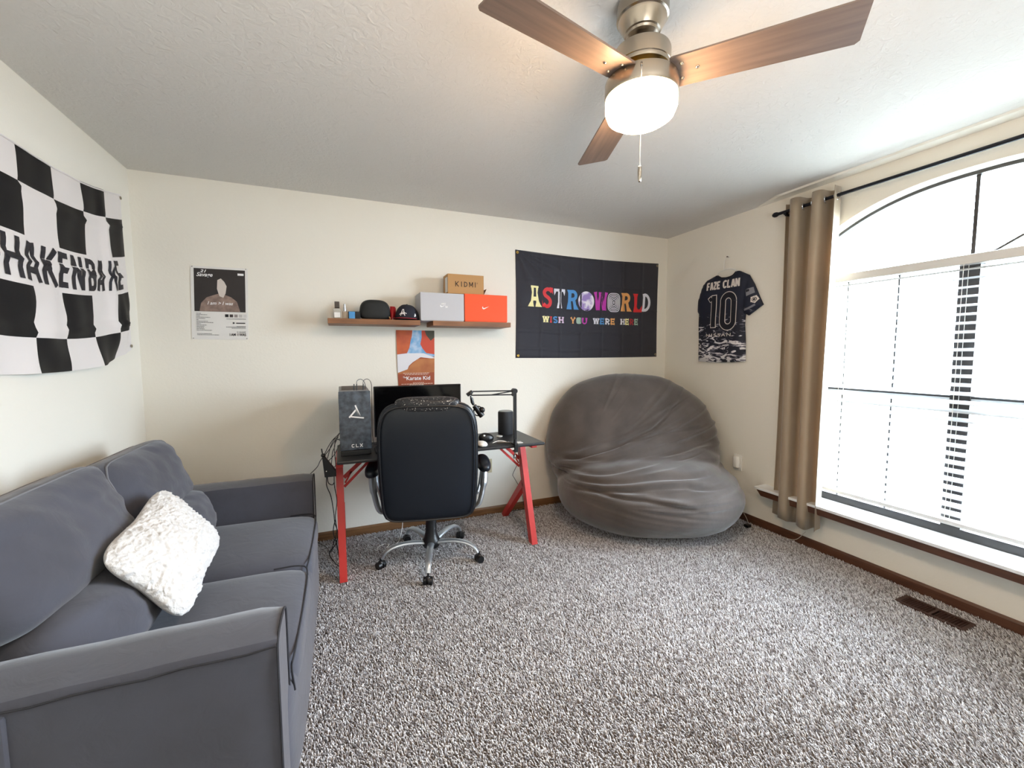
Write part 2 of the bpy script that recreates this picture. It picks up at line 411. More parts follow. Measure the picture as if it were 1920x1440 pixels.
# ------------------------------------------------------------------ carpet pile
def carpet():
    xs0, xs1, ys0, ys1 = -.45, R-.014, .45, D-.014
    sp = .0071; nx = int((xs1-xs0)/sp); ny = int((ys1-ys0)/sp)
    gx, gy = np.meshgrid(np.arange(nx), np.arange(ny)); gx = gx.ravel().astype(float); gy = gy.ravel().astype(float)
    x = xs0+(gx+.5+rng.uniform(-.45,.45,gx.size))*sp; y = ys0+(gy+.5+rng.uniform(-.45,.45,gx.size))*sp
    keep = ~((x < -.2)&(y > 1.2)&(y < 2.84)); keep &= ~((x > 2.735)&(x < 2.858)&(y > .922)&(y < 1.202))
    keep &= ~(((x-2.25)/.45)**2+((y-2.7)/.35)**2 < 1)
    keep &= (y > .45+.28*np.clip(x,-1,9)*0)
    x, y = x[keep], y[keep]; n = x.size
    # pile swept by feet and vacuum: broad lean direction plus per-tuft jitter
    base = 2.2*np.sin(x*1.7+.6)+1.6*np.cos(y*2.1-.4)
    ang = base*.35+2.4+rng.normal(0, .8, n); lean = rng.uniform(.004, .0105, n); h = rng.uniform(.008, .0145, n)
    r = rng.uniform(.0016, .0029, n); rot = rng.uniform(0, 6.28, n)
    V = np.zeros((n, 7, 3))
    for k in range(3):
        a = rot+k*2.0944
        V[:,k,0] = x+r*.9*np.cos(a); V[:,k,1] = y+r*.9*np.sin(a); V[:,k,2] = FZ+.0003
        a2 = a+.9
        V[:,3+k,0] = x+lean*.6*np.cos(ang)+r*1.25*np.cos(a2); V[:,3+k,1] = y+lean*.6*np.sin(ang)+r*1.25*np.sin(a2); V[:,3+k,2] = FZ+h*.68
    V[:,6,0] = x+lean*1.3*np.cos(ang); V[:,6,1] = y+lean*1.3*np.sin(ang); V[:,6,2] = FZ+h
    fpat = np.array([[0,1,4],[0,4,3],[1,2,5],[1,5,4],[2,0,3],[2,3,5],[3,4,6],[4,5,6],[5,3,6]])
    Fc = (np.arange(n)[:,None,None]*7+fpat[None]).reshape(-1,3)
    me = bpy.data.meshes.new('carpet_pile'); me.vertices.add(n*7); me.vertices.foreach_set('co', V.reshape(-1).astype(np.float32))
    me.loops.add(Fc.size); me.loops.foreach_set('vertex_index', Fc.reshape(-1).astype(np.int32))
    me.polygons.add(len(Fc)); me.polygons.foreach_set('loop_start', np.arange(0, Fc.size, 3, dtype=np.int32))
    me.polygons.foreach_set('use_smooth', np.ones(len(Fc), dtype=bool))
    me.update(calc_edges=True); me.materials.append(m_yarn)
    o = link(bpy.data.objects.new('carpet_pile', me))
    tag(o, 'speckled greige cut pile carpet covering the floor', 'carpet', kind='stuff')
carpet()

# ------------------------------------------------------------------ window
def build_window():
    W = link(bpy.data.objects.new('window_1', None)); W.location = (R+.1, YC, ZS); W['kind'] = 'structure'
    xg = R+.105
    # outer dark frame following the arch
    fr = MB(); t = .028
    def ring(y0, y1, z0, wd):
        pass
    ya, yb = YC-HW, YC+HW
    fr.box((xg-.02, ya, ZS), (xg+.03, yb, ZS+.062)); fr.box((xg-.02, ya, ZS), (xg+.03, ya+.03, arch(ya))); fr.box((xg-.02, yb-.03, ZS), (xg+.03, yb, arch(yb)))
    for a, b in zip(ys[:-1], ys[1:]):
        za, zb = arch(a)-.001, arch(b)-.001
        fr.add([(xg-.02,a,za-.018),(xg-.02,b,zb-.018),(xg-.02,b,zb),(xg-.02,a,za),(xg+.03,a,za-.018),(xg+.03,b,zb-.018)],
               [(0,3,2,1),(0,1,5,4)])
    fr.box((xg-.02, ya, 1.795), (xg+.03, yb, 1.835))
    fr.build('window_frame', m_dframe, W, smooth=False)
    mu = MB().box((xg-.022, YC-.04, ZS+.06), (xg+.03, YC+.04, 1.80)); mu.build('mullion', m_dframe, W, smooth=False)
    for (s0, s1) in ((YC+.04, yb-.03), (ya+.03, YC-.04)):
        mr = MB().box((xg-.015, s0, 1.060), (xg+.02, s1, 1.072)).box((xg-.015, s0, 1.095), (xg+.02, s1, 1.107))
        mr.build('meeting_rail', m_dframe, W, smooth=False)
        MB().box((xg-.012, s0, 1.073), (xg+.018, s1, 1.094)).build('meeting_rail', m_rail, W, smooth=False)
        for k in (1, 2):
            y = s0+(s1-s0)*k/2.6 if s0 > YC else s1-(s1-s0)*k/2.6
            MB().box((xg-.004, y-.0045, ZS+.06), (xg+.006, y+.0045, 1.06)).box((xg-.001, y-.0045, 1.107), (xg+.009, y+.0045, 1.80)).build('muntin', m_dframe, W, smooth=False)
        MB().box((xg+.008, s0, ZS+.06), (xg+.011, s1, 1.80)).build('pane', m_pane, W, smooth=False)
    mt = MB().box((xg-.004, YC-.008, 1.835), (xg+.008, YC+.008, arch(YC)-.015)); mt.build('muntin', m_dframe, W, smooth=False)
    for s_ in (-1,):
        MB().bar((xg+.002, YC-.055, 1.838), (xg+.002, YC-.46, 2.085), .010, .010).build('muntin', m_dframe, W, smooth=False)
    ap = [(YC-HW+.03, 1.836)]+[(min(max(y, YC-HW+.03), YC+HW-.03), arch(y)-.018) for y in ys]+[(YC+HW-.03, 1.836)]
    k = len(ap)
    MB().add([(xg+.009, y, z) for y, z in ap]+[(xg+.012, y, z) for y, z in ap], [tuple(range(k))[::-1], tuple(range(k, 2*k))]).build('pane', m_pane, W, smooth=False)
    # sill
    MB().box((R-.122, YC-HW-.22, ZS-.004), (R+.09, YC+HW+.245, ZS+.014)).build('sill', m_sill, W, smooth=False, bevel=.003)
    prof = [(R-.112, ZS-.006), (R-.104, ZS-.050), (R-.002, ZS-.058), (R-.002, ZS-.005)]
    y0, y1 = YC-HW-.21, YC+HW+.232
    vs = [(x, y0, z) for x, z in prof]+[(x, y1-(.03 if z < ZS-.03 else 0), z) for x, z in prof]
    MB().add(vs, [(0,1,5,4),(1,2,6,5),(2,3,7,6),(3,0,4,7),(3,2,1,0),(4,5,6,7)]).build('sill_apron', m_base, W, smooth=False)
def pane_mat():
    m = bpy.data.materials.new('clear_window_glass'); m.use_nodes = True; nt = m.node_tree
    nt.nodes.remove(nt.nodes['Principled BSDF']); out = nt.nodes['Material Output']
    t = nt.nodes.new('ShaderNodeBsdfTransparent'); g = nt.nodes.new('ShaderNodeBsdfGlossy'); g.inputs['Roughness'].default_value = .02
    mx = nt.nodes.new('ShaderNodeMixShader'); mx.inputs[0].default_value = .05
    nt.links.new(t.outputs[0], mx.inputs[1]); nt.links.new(g.outputs[0], mx.inputs[2]); nt.links.new(mx.outputs[0], out.inputs[0])
    return m
m_pane = pane_mat()
build_window()

# ground and neighbouring planting outside the window
struct(MB().box((R+.3, -14, -.7), (30, 18, -.6)), 'ground', pcol('pale_concrete', (132, 132, 124), .9), smooth=False)

# ------------------------------------------------------------------ blinds
def blinds():
    T = thing('window_blind', (R+.045, YC, 1.80), 'white horizontal slat blind hanging in the arched window, slats tilted open', 'blind')
    y0, y1 = YC-HW+.012, YC+HW-.012; xc = R+.045
    MB().box((xc-.028, y0, 1.792), (xc+.024, y1, 1.840)).build('headrail', m_rail, T, smooth=False, bevel=.003)
    tilt = math.radians(17); wd = .050; first = None
    cx, sx = math.cos(tilt), math.sin(tilt); n = 29; pitch = .0462; zt = 1.770
    for i in range(n):
        z = zt-i*pitch
        if first is None:
            m = MB(); prof = []
            for k in range(5):
                t = k/4-.5; prof.append((t*wd*cx, t*wd*sx+.003*(1-4*t*t)))
            prof = prof+[(a, b-.0026) for a, b in prof[::-1]]; K = len(prof)
            vs = [(a, y0-YC, b) for a, b in prof]+[(a, y1-YC, b) for a, b in prof]
            fs = [(j, (j+1)%K, K+(j+1)%K, K+j) for j in range(K)]+[tuple(range(K))[::-1], tuple(range(K, 2*K))]
            m.add(vs, fs); o = m.build('slat', m_slat, None, smooth=False); first = o
        else:
            o = first.copy(); link(o)
        o.parent = T; o.location = (0, 0, z-1.80)
    zb = zt-n*pitch
    MB().box((xc-.026, y0, zb-.014), (xc+.026, y1, zb+.008)).build('bottom_rail', m_rail, T, smooth=False, bevel=.003)
    for y in (YC+.55, YC, YC-.55):
        for dx in (-.0265, .0265):
            MB().cyl((xc+dx, y, zb), (xc+dx, y, 1.80), .0011, n=5).build('cord', m_cord, T)
blinds()

# ------------------------------------------------------------------ curtain and rod
def curtain():
    xr, zr = R-.09, 2.312
    T = thing('curtain_rod', (xr, 1.1, zr), 'dark curtain rod with ball finial above the arched window', 'curtain rod')
    MB().cyl((xr, .08, zr), (xr, 2.05, zr), .0105, n=16).build('rod', m_rod, T)
    for y, s in ((2.05, 1), (.08, -1)):
        f = MB().lathe([(.0001,-.022),(.012,-.02),(.017,-.008),(.017,.006),(.011,.018),(.0001,.024)], (0,0,0), 16)
        f.v = [(xr+a, y+s*(b_+.02), zr+c) for a, c, b_ in f.v]
        f.build('finial', m_rod, T)
    for y in (1.995, .2):
        MB().box((xr-.013, y-.009, zr-.022), (xr+.013, y+.009, zr-.006)).box((xr-.004, y-.006, zr-.03), (R-.001, y+.006, zr-.016)).box((R-.008, y-.014, zr-.055), (R-.001, y+.014, zr+.02)).build('bracket', m_rod, T, smooth=False, bevel=.002)
    def panel(ya, yb, label, flip):
        C = thing('curtain', (xr, (ya+yb)/2, .16), label, 'curtain', group=None)
        n = 110; rows = 26; zt, zb = 2.368, .165
        def prof(t, v):
            # two and a half deep grommet waves, a little slacker toward the hem
            ph = t*2*math.pi*2.55+.9; c = math.cos(ph)
            x = xr+.002+(.056-.010*v)*math.copysign(abs(c)**.75, c)*-1+.005*math.sin(5.3*t+v*2.5)
            y = ya+(yb-ya)*(t+.030*math.sin(2*ph))
            y = (ya+yb)/2+(y-(ya+yb)/2)*(1-.08*v)+.012*math.sin(v*3+t*4)*v
            return min(x-.012*v, R-.014), y
        vs = []; fs = []
        for j in range(rows+1):
            v = j/rows; z = zt+(zb-zt)*v
            for i in range(n+1):
                x, y = prof(i/n, v); vs.append((x, y, z+.012*math.sin(i/n*19)*(v > .99)))
        for j in range(rows):
            for i in range(n): a = j*(n+1)+i; fs.append((a, a+1, a+n+2, a+n+1))
        o = MB().add(vs, fs).build('drape', m_curt, C); sol = o.modifiers.new('t', 'SOLIDIFY'); sol.thickness = .0025
        # doubled hem
        vs = []; fs = []; z1 = zb+.115
        for z, e in ((z1, .0), (zb+.001, .0)):
            v = (zt-z)/(zt-zb)
            for i in range(n+1):
                x, y = prof(i/n, v); x2, y2 = prof(i/n+.005, v); dx, dy = x2-x, y2-y; l = math.hypot(dx, dy) or 1
                vs.append((x+dy/l*.004, y-dx/l*.004, z+.012*math.sin(i/n*19)*(v > .99)))
        for i in range(n): fs.append((i, i+1, n+2+i, n+1+i))
        MB().add(vs, fs).build('hem', m_curt, C)
        for k in range(6):
            ph = math.pi*(k+.5); t = (ph-.9)/(2*math.pi*2.55)
            if t > 1: break
            if t < 0: continue
            x, y = prof(t, 0)
            g = MB(); pts = [(xr+.0+.0005, y, zr+.0)]
            ring = [(math.cos(a)*.021, math.sin(a)*.021) for a in [2*math.pi*q/20 for q in range(21)]]
            # ring lies in the cloth's local plane (across the rod)
            g.tube([(xr+a, y+.006*(1 if k % 2 else -1)*a/.02, zr-.004+b) for a, b in ring], .0035, 6, cap=False)
            g.build('grommet', m_chrome, C)
    panel(1.660, 2.005, 'taupe satin grommet curtain bunched beside the shirt on the wall', False)
curtain()

# ------------------------------------------------------------------ sofa
def sofa():
    T = thing('sofa', (-.63, 2.015, FZ), 'charcoal grey slipcovered two seat sofa against the flag wall', 'sofa')
    y0, y1 = 1.185, 2.85; ai, ao = 1.375, 2.665
    MB().box((-.98, y0+.01, FZ), (-.195, y1-.01, .27)).build('frame', m_sofa, T, bevel=.015, seg=3)
    # back frame
    m = MB(); m.add([(-1.10,y0,FZ),(-.86,y0,FZ),(-.86,y1,FZ),(-1.10,y1,FZ),(-1.10,y0,.80),(-.98,y0,.80),(-.98,y1,.80),(-1.10,y1,.80)],
                    [(0,3,2,1),(4,5,6,7),(0,1,5,4),(1,2,6,5),(2,3,7,6),(3,0,4,7)])
    m.build('back_frame', m_sofa, T, bevel=.03, seg=3)
    # side wing of the back where the cover wraps over the arm
    MB().box((-1.09, y0-.012, FZ), (-.69, y0+.02, .575)).build('back_wing', m_sofa, T, bevel=.01, seg=2)
    for (a, b) in ((y0, ai), (ao, y1)):
        m = MB()
        nx = 14; prof = []
        hw = (b-a)/2; yc = (a+b)/2
        sec = [(-1,0),(-1,.56),(-.965,.588),(-.90,.600),(-.4,.606),(.3,.606),(.85,.600),(.96,.585),(1,.55),(1,0)]
        K = len(sec); vs = []; fs = []
        for i in range(nx+1):
            t = i/nx; x = -1.0+(.82)*t
            for k, (u, z) in enumerate(sec):
                zz = z+(.0012*math.sin(t*23+k) if z > .3 else 0) if z else FZ
                rnd = .012 if i == nx else 0
                vs.append((x-(0 if i < nx else 0), yc+u*(hw-rnd*.5), zz-(rnd*.5 if z > .3 else 0)))
        for i in range(nx):
            for k in range(K): fs.append((i*K+k, i*K+(k+1)%K, (i+1)*K+(k+1)%K, (i+1)*K+k))
        fs += [tuple(range(K)), tuple(nx*K+k for k in range(K))[::-1]]
        arm = m.add(vs, [f[::-1] for f in fs]).build('arm', m_sofa, T, angle=50)
        # seams: outer top edge and around the front panel
        ye = a-.001 if a < 1.5 else b+.001
        MB().tube([(-.99+.81*k/12, ye, .583+.003*math.sin(k*2.2)) for k in range(13)], .0024, 6).build('seam', m_sofa_d, arm)
        pts = [(-.178, a+.004, .0)]+[(-.178, a+.003, z) for z in (.2,.4,.54)]+[(-.178, a+.02, .592),(-.178, yc, .603),(-.178, b-.02, .592)]+[(-.178, b-.003, z) for z in (.54,.4,.2,0)]
        MB().tube(curve_pts(pts, 4), .0032, 6).build('seam', m_sofa_d, arm)
    for (a, b) in ((ai+.004, 2.016), (2.020, ao-.004)):
        yc = (a+b)/2; hy = (b-a)/2
        def warp(l):
            x, y, z = l
            if z > 0: z = z*(1-.10*(y*y))+.03*math.sin(x*2+y*3)*(1-abs(z)*.2)
            if x > .5: z -= .10*(x-.5)
            return [x, y, z]
        s = MB().superq((-.545, yc, .345), (.395, hy, .088), p=9, q=4.5, thick=2, sub=22, warp=warp)
        c = s.build('seat_cushion', m_sofa, T, angle=70)
        e = MB().tube(curve_pts([(-.30, b-.004, .405), (-.205, b-.012, .406), (-.166, b-.05, .395), (-.160, yc, .400), (-.166, a+.05, .395), (-.172, a+.010, .375), (-.165, a+.006, .30)], 6), .0032, 6)
        e.build('piping', m_sofa_d, c)
    # bulging slipcover front below the cushions
    MB().superq((-.19, 2.015, .17), (.045, .69, .19), p=8, q=2.6, thick=0, sub=20).build('front_panel', m_sofa, T, angle=70)
    # back cushions: upper pillow + lower lobe, leaning back
    for a, b, top, dx in ((1.365, 1.99, .935, .02), (2.0, 2.655, .905, 0)):
        yc = (a+b)/2; hy = (b-a)/2+.012
        lean = Vector((-.40, 0, 1)).normalized(); nrm = Vector((1, 0, .40)).normalized(); yy = Vector((0, 1, 0))
        def warpu(l):
            x, y, z = l
            y *= 1-.05*z*z*(1 if z > 0 else .5); x *= 1+.10*math.cos(y*1.5)*(-z)
            x += .07*noise.noise(Vector((y*2.5+a*7, z*3, x)))+.05*noise.noise(Vector((y*7+z*3, z*2-y*2, a)))*(1 if x > 0 else 0)
            return [x, y, z]
        zlo = .64 if dx else .615; zc = (zlo+top)/2
        up_ = MB().superq((-.865+dx-.40*(zc-.75), yc, zc-.012), (.125, hy, (top-zlo)/2+.026), p=8, q=3.0, thick=0, axes=(nrm, yy, lean), sub=24, warp=warpu)
        c = up_.build('back_cushion', m_sofa, T, angle=80)
        lo = MB().superq((-.755+dx, yc-(.01 if dx else 0), .525), (.145, hy-.02, .135), p=4, q=2.3, thick=0, axes=(nrm, yy, lean), sub=20, warp=warpu)
        lo.build('lower_roll', m_sofa, c, angle=80)
        cc_ = Vector((-.865+dx-.40*(zc-.75), yc, zc-.012)); hz_ = (top-zlo)/2+.026
        def edge_line(xf, a0, a1, nn_=44):
            pts = []
            for i in range(nn_+1):
                th = math.radians(a0+(a1-a0)*i/nn_); c_, s_ = math.cos(th), math.sin(th); k_ = (abs(c_)**8+abs(s_)**8)**(-1/8)*(1-abs(xf)**3)**(1/3)
                l = warpu([xf, c_*k_, s_*k_]); pts.append(cc_+nrm*l[0]*.125+yy*l[1]*hy+lean*l[2]*hz_)
            return pts
        MB().tube(edge_line(.62, 8, 172), .0036, 6).build('piping', m_sofa_l, c)
        MB().tube(edge_line(-.25, 8, 172), .0032, 6).build('piping', m_sofa_l, c)
sofa()
def throw_pillow():
    A, Rr, Tt, Ll = Vector((-.52,1.62,.485)), Vector((-.55,2.10,.535)), Vector((-.70,2.06,.770)), Vector((-.70,1.60,.715))
    c = (A+Rr+Tt+Ll)/4; ex = ((Rr+Tt)-(A+Ll))/4; ez = ((Tt+Ll)-(A+Rr))/4; n = ex.cross(ez).normalized()
    if n.x < 0: n = -n
    T = thing('throw_pillow', tuple(A-Vector((.05,-.2,.03))), 'fluffy white textured throw pillow leaning on the grey sofa', 'pillow')
    cx = c+n*.02
    def warp(l):
        x, y, z = l
        k = 1+.17*(abs(x)*abs(z))**1.5-.05*(1-abs(x))*(1-abs(z))*0
        y = y*(1-.45*(abs(x)*abs(z))**2)
        return [x*k, y, z*k]
    m = MB().superq(cx, (ex.length*1.06, .075, ez.length*1.08), p=5, q=1.8, thick=1, axes=(ex.normalized(), n, ez.normalized()), sub=100, warp=warp)
    vs = []
    for v in m.v:
        p = Vector(v); d = (p-cx); s = d.dot(n)
        if s > -.008:
            q = Vector((d.dot(ex.normalized()), d.dot(ez.normalized()), 0))*1.0
            w1 = noise.noise(q*8+Vector((3,1,0)))
            ridge = max(0, 1-3.4*abs(noise.noise(q*24+Vector((w1*2, w1*2, 0)))))*.7+max(0, 1-3.2*abs(noise.noise(q*52+Vector((5, w1*3, 0)))))*.45
            f = min(1, (s+.008)/.02)
            p = p+n*(.0095*ridge+.003*noise.noise(p*110))*f+d.normalized()*.006*noise.noise(p*80)*min(1, f*1.5)
        vs.append(tuple(p))
    m.v = vs
    m.m = [0 if (sum((Vector(m.v[i])-cx).dot(n) for i in f)/len(f)) > -.012 else 1 for f in m.f]
    m.build('cover', [m_fluff, m_pgrey], T, angle=80)
throw_pillow()

# ------------------------------------------------------------------ desk
def desk():
    T = thing('gaming_desk', (.62, 2.78, FZ), 'black topped desk with red angled legs against the rear wall', 'desk')
    x0, x1, ya, yb = -.040, 1.275, 2.50, 2.975
    MB().box((x0, ya, .7155), (x1, yb, .735)).build('tabletop', m_desk, T, smooth=False, bevel=.006)
    for xc in (-.026, 1.222):
        lg = MB().bar((xc, 2.575, FZ+.001), (xc+(-.004 if xc < 0 else 0), 2.80, .69), .060, .042, ref=(1,0,0))
        lg.v = [(x, y, max(z, FZ+.0005)) for x, y, z in lg.v]
        l = lg.build('leg', m_red, T, smooth=False)
        rr = MB().bar((xc, 3.13, FZ+.001), (xc, 2.72, .40), .050, .042, ref=(1,0,0))
        rr.v = [(x, y, max(z, FZ+.0005)) for x, y, z in rr.v]
        rr.build('leg', m_red, T, smooth=False)
        MB().box((xc-.02, 2.56, .688), (xc+.02, 2.93, .7150)).build('side_rail', m_red, T, smooth=False, bevel=.002)
        # slotted gusset
        s = 1 if xc < .5 else -1
        g = MB(); gx = xc+s*.021; yy = 2.775
        def P(u, v): return (gx+s*u, yy, v)
        for (a, b, wd) in (((0,.505),(.165,.668),.016), ((.0,.565),(.115,.668),.024), ((.006,.53),(.045,.60),.010)):
            g.bar(P(*a), P(*b), wd, .006, ref=(0,1,0))
        g.build('bracket', m_red, T, smooth=False)
    MB().box((x0+.03, 2.765, .655), (x1-.05, 2.795, .7150)).build('rail', m_red, T, smooth=False, bevel=.002)
desk()

def tower():
    y0, y1, x0, x1, zb, zt = 2.625, 3.02, -.030, .158, .7352, 1.125
    T = thing('computer_tower', ((x0+x1)/2, (y0+y1)/2, zb), 'dark glass fronted computer tower standing on the desk', 'computer')
    m_case = pcol('tower_grey_metal', (120, 120, 122), .5)
    MB().box((x0+.012, y0+.02, zb+.03), (x1-.004, y1, zt)).build('case', m_case, T, smooth=False, bevel=.004)
    MB().box((x0+.012, y0-.002, zb), (x1-.004, y1, zb+.0298)).build('base', m_black, T, smooth=False, bevel=.003)
    fy = y0
    MB().box((x0+.010, fy, zb+.032), (x1, fy+.018, zt-.004)).build('front_panel', m_glass_t, T, smooth=False, bevel=.003)
    mp = on_plane_y(fy-.0012)
    k = 1.0
    cx = (x0+.01+x1)/2
    u = lambda a: x0+.010+(a-300)/(780-300)*(x1-x0-.010); v = lambda b: zt-.004-(b-320)/(1170-320)*(zt-.036-zb)
    tri = [((450,695),(555,585),18),((545,520),(610,675),16),((475,682),(672,710),15)]
    V = []; Fc = []
    for a, b, wd in tri:
        q, f = stroke([(u(a[0]), v(a[1])), (u(b[0]), v(b[1]))], wd*.00052); n = len(V); V += q; Fc += [[i+n for i in z] for z in f]
    q, f = stroke([(u(608), v(676)), (u(560), v(588)), (u(545), v(590))], .0062); n = len(V); V += q; Fc += [[i+n for i in z] for z in f]
    sheet('logo', (V, Fc), mp, m_wprint, T)
    sheet('lettering', word('CLX', (u(470), u(645), v(1130), v(1082)), .0040, gap=.25), mp, m_wprint, T)
    MB().box((x0+.028, y0+.05, zt), (x1-.02, y1-.03, zt+.003)).build('top_filter', pcol('tower_mesh', (92, 84, 76), .8), T, smooth=False)
    for z in (1.045, .86):
        MB().box((x0+.009, y0+.05, z), (x0+.0125, y0+.062, z+.055)).build('latch', m_black, T, smooth=False)
    # three cables plugged into the top
    px = [(.068, None), (.083, .13), (.120, .17)]
    for i, (xx, ex) in enumerate(px):
        MB().cyl((xx, y0+.03, zt), (xx+.001, y0+.03, zt+.038), .0032, .0028, n=8).build('plug', m_black, T)
        if ex:
            pts = [(xx, y0+.03, zt+.03), (xx+.004, y0+.035, zt+.056), (xx+.028, y0+.05, zt+.064), (xx+.05, y0+.09, zt+.035), (xx+.056, y0+.15, zt-.05), (xx+.058, y0+.19, .78), (xx+.10, y0+.25, .74)]
            MB().tube(curve_pts(pts, 6), .0018, 6).build('cable', m_black, T)
tower()
def monitor():
    yf = 2.93; x0, x1, z0, z1 = .198, .805, .775, 1.122
    T = thing('monitor', (.5, yf, .7352), 'wide black monitor standing behind the office chair', 'monitor')
    MB().box((x0, yf, z0), (x1, yf+.02, z1)).box((x0+.1, yf+.02, z0+.05), (x1-.1, yf+.045, z1-.06)).build('housing', m_black, T, smooth=False, bevel=.004)
    MB().box((x0+.006, yf-.0015, z0+.012), (x1-.006, yf+.0005, z1-.006)).build('screen', m_screen, T, smooth=False)
    MB().box((.47, yf+.035, .745), (.53, yf+.050, .90)).build('stand', m_black, T, smooth=False, bevel=.003)
    MB().box((.38, yf-.10, .7353), (.62, yf+.038, .747)).build('base', m_black, T, smooth=False, bevel=.003)
monitor()
def keyboard():
    T = thing('keyboard', (.37, 2.66, .7352), 'slim black keyboard beside the computer tower, half hidden by the chair', 'keyboard')
    MB().box((.180, 2.60, .7353), (.60, 2.735, .752)).build('body', m_black, T, smooth=False, bevel=.003)
    m0 = None
    for r in range(5):
        for c in range(20):
            x = .186+c*.0204; y = 2.606+r*.0248
            if m0 is None:
                m0 = MB().box((-.0085, -.0105, 0), (.0085, .0105, .006)).build('key', m_blackm, None, smooth=False); o = m0
            else: o = link(m0.copy())
            o.parent = T; o.location = (x+.0085-.37, y+.0105-2.66, .752-.7352)
keyboard()
def mic_arm():
    xb, yb = 1.052, 2.487
    T = thing('microphone_stand', (xb, yb, .735), 'black scissor boom arm clamped to the desk front edge', 'microphone stand')
    MB().box((xb-.012, yb-.014, .690), (xb+.012, yb+.002, .745)).box((xb-.012, yb-.012, .7362), (xb+.012, yb+.05, .746)).box((xb-.010, yb, .690), (xb+.010, yb+.035, .698)).build('clamp', m_black, T, smooth=False, bevel=.002)
    MB().cyl((xb, yb+.016, .655), (xb, yb+.016, .708), .0045, n=10).cyl((xb, yb+.016, .645), (xb, yb+.016, .662), .011, n=12).build('clamp_screw', m_chrome, T)
    zt = 1.098
    p = MB().cyl((xb, yb+.012, .746), (xb+.001, yb+.012, .775), .012, n=12)
    p.box((xb-.009, yb+.004, .77), (xb-.001+.002, yb+.022, zt)).box((xb+.002, yb+.004, .77), (xb+.009, yb+.022, zt))
    p.build('lower_arm', m_black, T, smooth=False)
    jt = MB().cyl((xb-.004, yb-.004, zt-.002), (xb-.004, yb+.03, zt-.002), .017, n=20).cyl((xb-.008, yb-.002, zt-.026), (xb-.008, yb+.028, zt-.026), .012, n=20)
    jt.build('elbow', m_black, T)
    xe = .748
    a = MB().bar((xb-.012, yb+.012, zt), (xe, yb+.012, zt+.006), .008, .008).bar((xb-.014, yb+.012, zt-.026), (xe+.006, yb+.012, zt-.018), .008, .008).bar((xb-.02, yb+.012, zt-.003), (xb-.17, yb+.012, zt-.022), .007, .007)
    a.build('upper_arm', m_black, T, smooth=False)
    MB().bar((xe+.012, yb+.012, zt+.006), (xe-.022, yb+.012, zt-.016), .016, .022).cyl((xe, yb, zt-.006), (xe, yb+.024, zt-.006), .010, n=16).build('head_joint', m_black, T, smooth=False, bevel=.002)
    M_ = thing('microphone', (.80, yb+.02, .96), 'black studio microphone hanging in its mount behind the chair back', 'microphone')
    MB().cyl((xe, yb+.012, zt-.020), (xe+.006, yb+.012, zt-.04), .005, n=10).tube([(xe+.006, yb+.012, zt-.034), (xe+.012, yb+.012, zt-.062), (xe+.02, yb+.014, zt-.08)], [.009,.011,.008], 10).build('swivel', m_black, M_)
    MB().cyl((xe+.024, yb+.01, 1.012), (xe+.075, yb+.01, .945), .015, .019, n=20).build('body', m_black, M_)
    MB().superq((xe+.072, yb+.004, .984), (.020,.020,.020), sub=8).build('knob', m_black, M_)
    ring = [(xe+.048+.028*math.cos(t), yb+.01, .978+.030*math.sin(t)) for t in [2*math.pi*k/20 for k in range(21)]]
    MB().tube(ring, .0045, 6, cap=False).build('shock_mount', m_black, M_)
mic_arm()
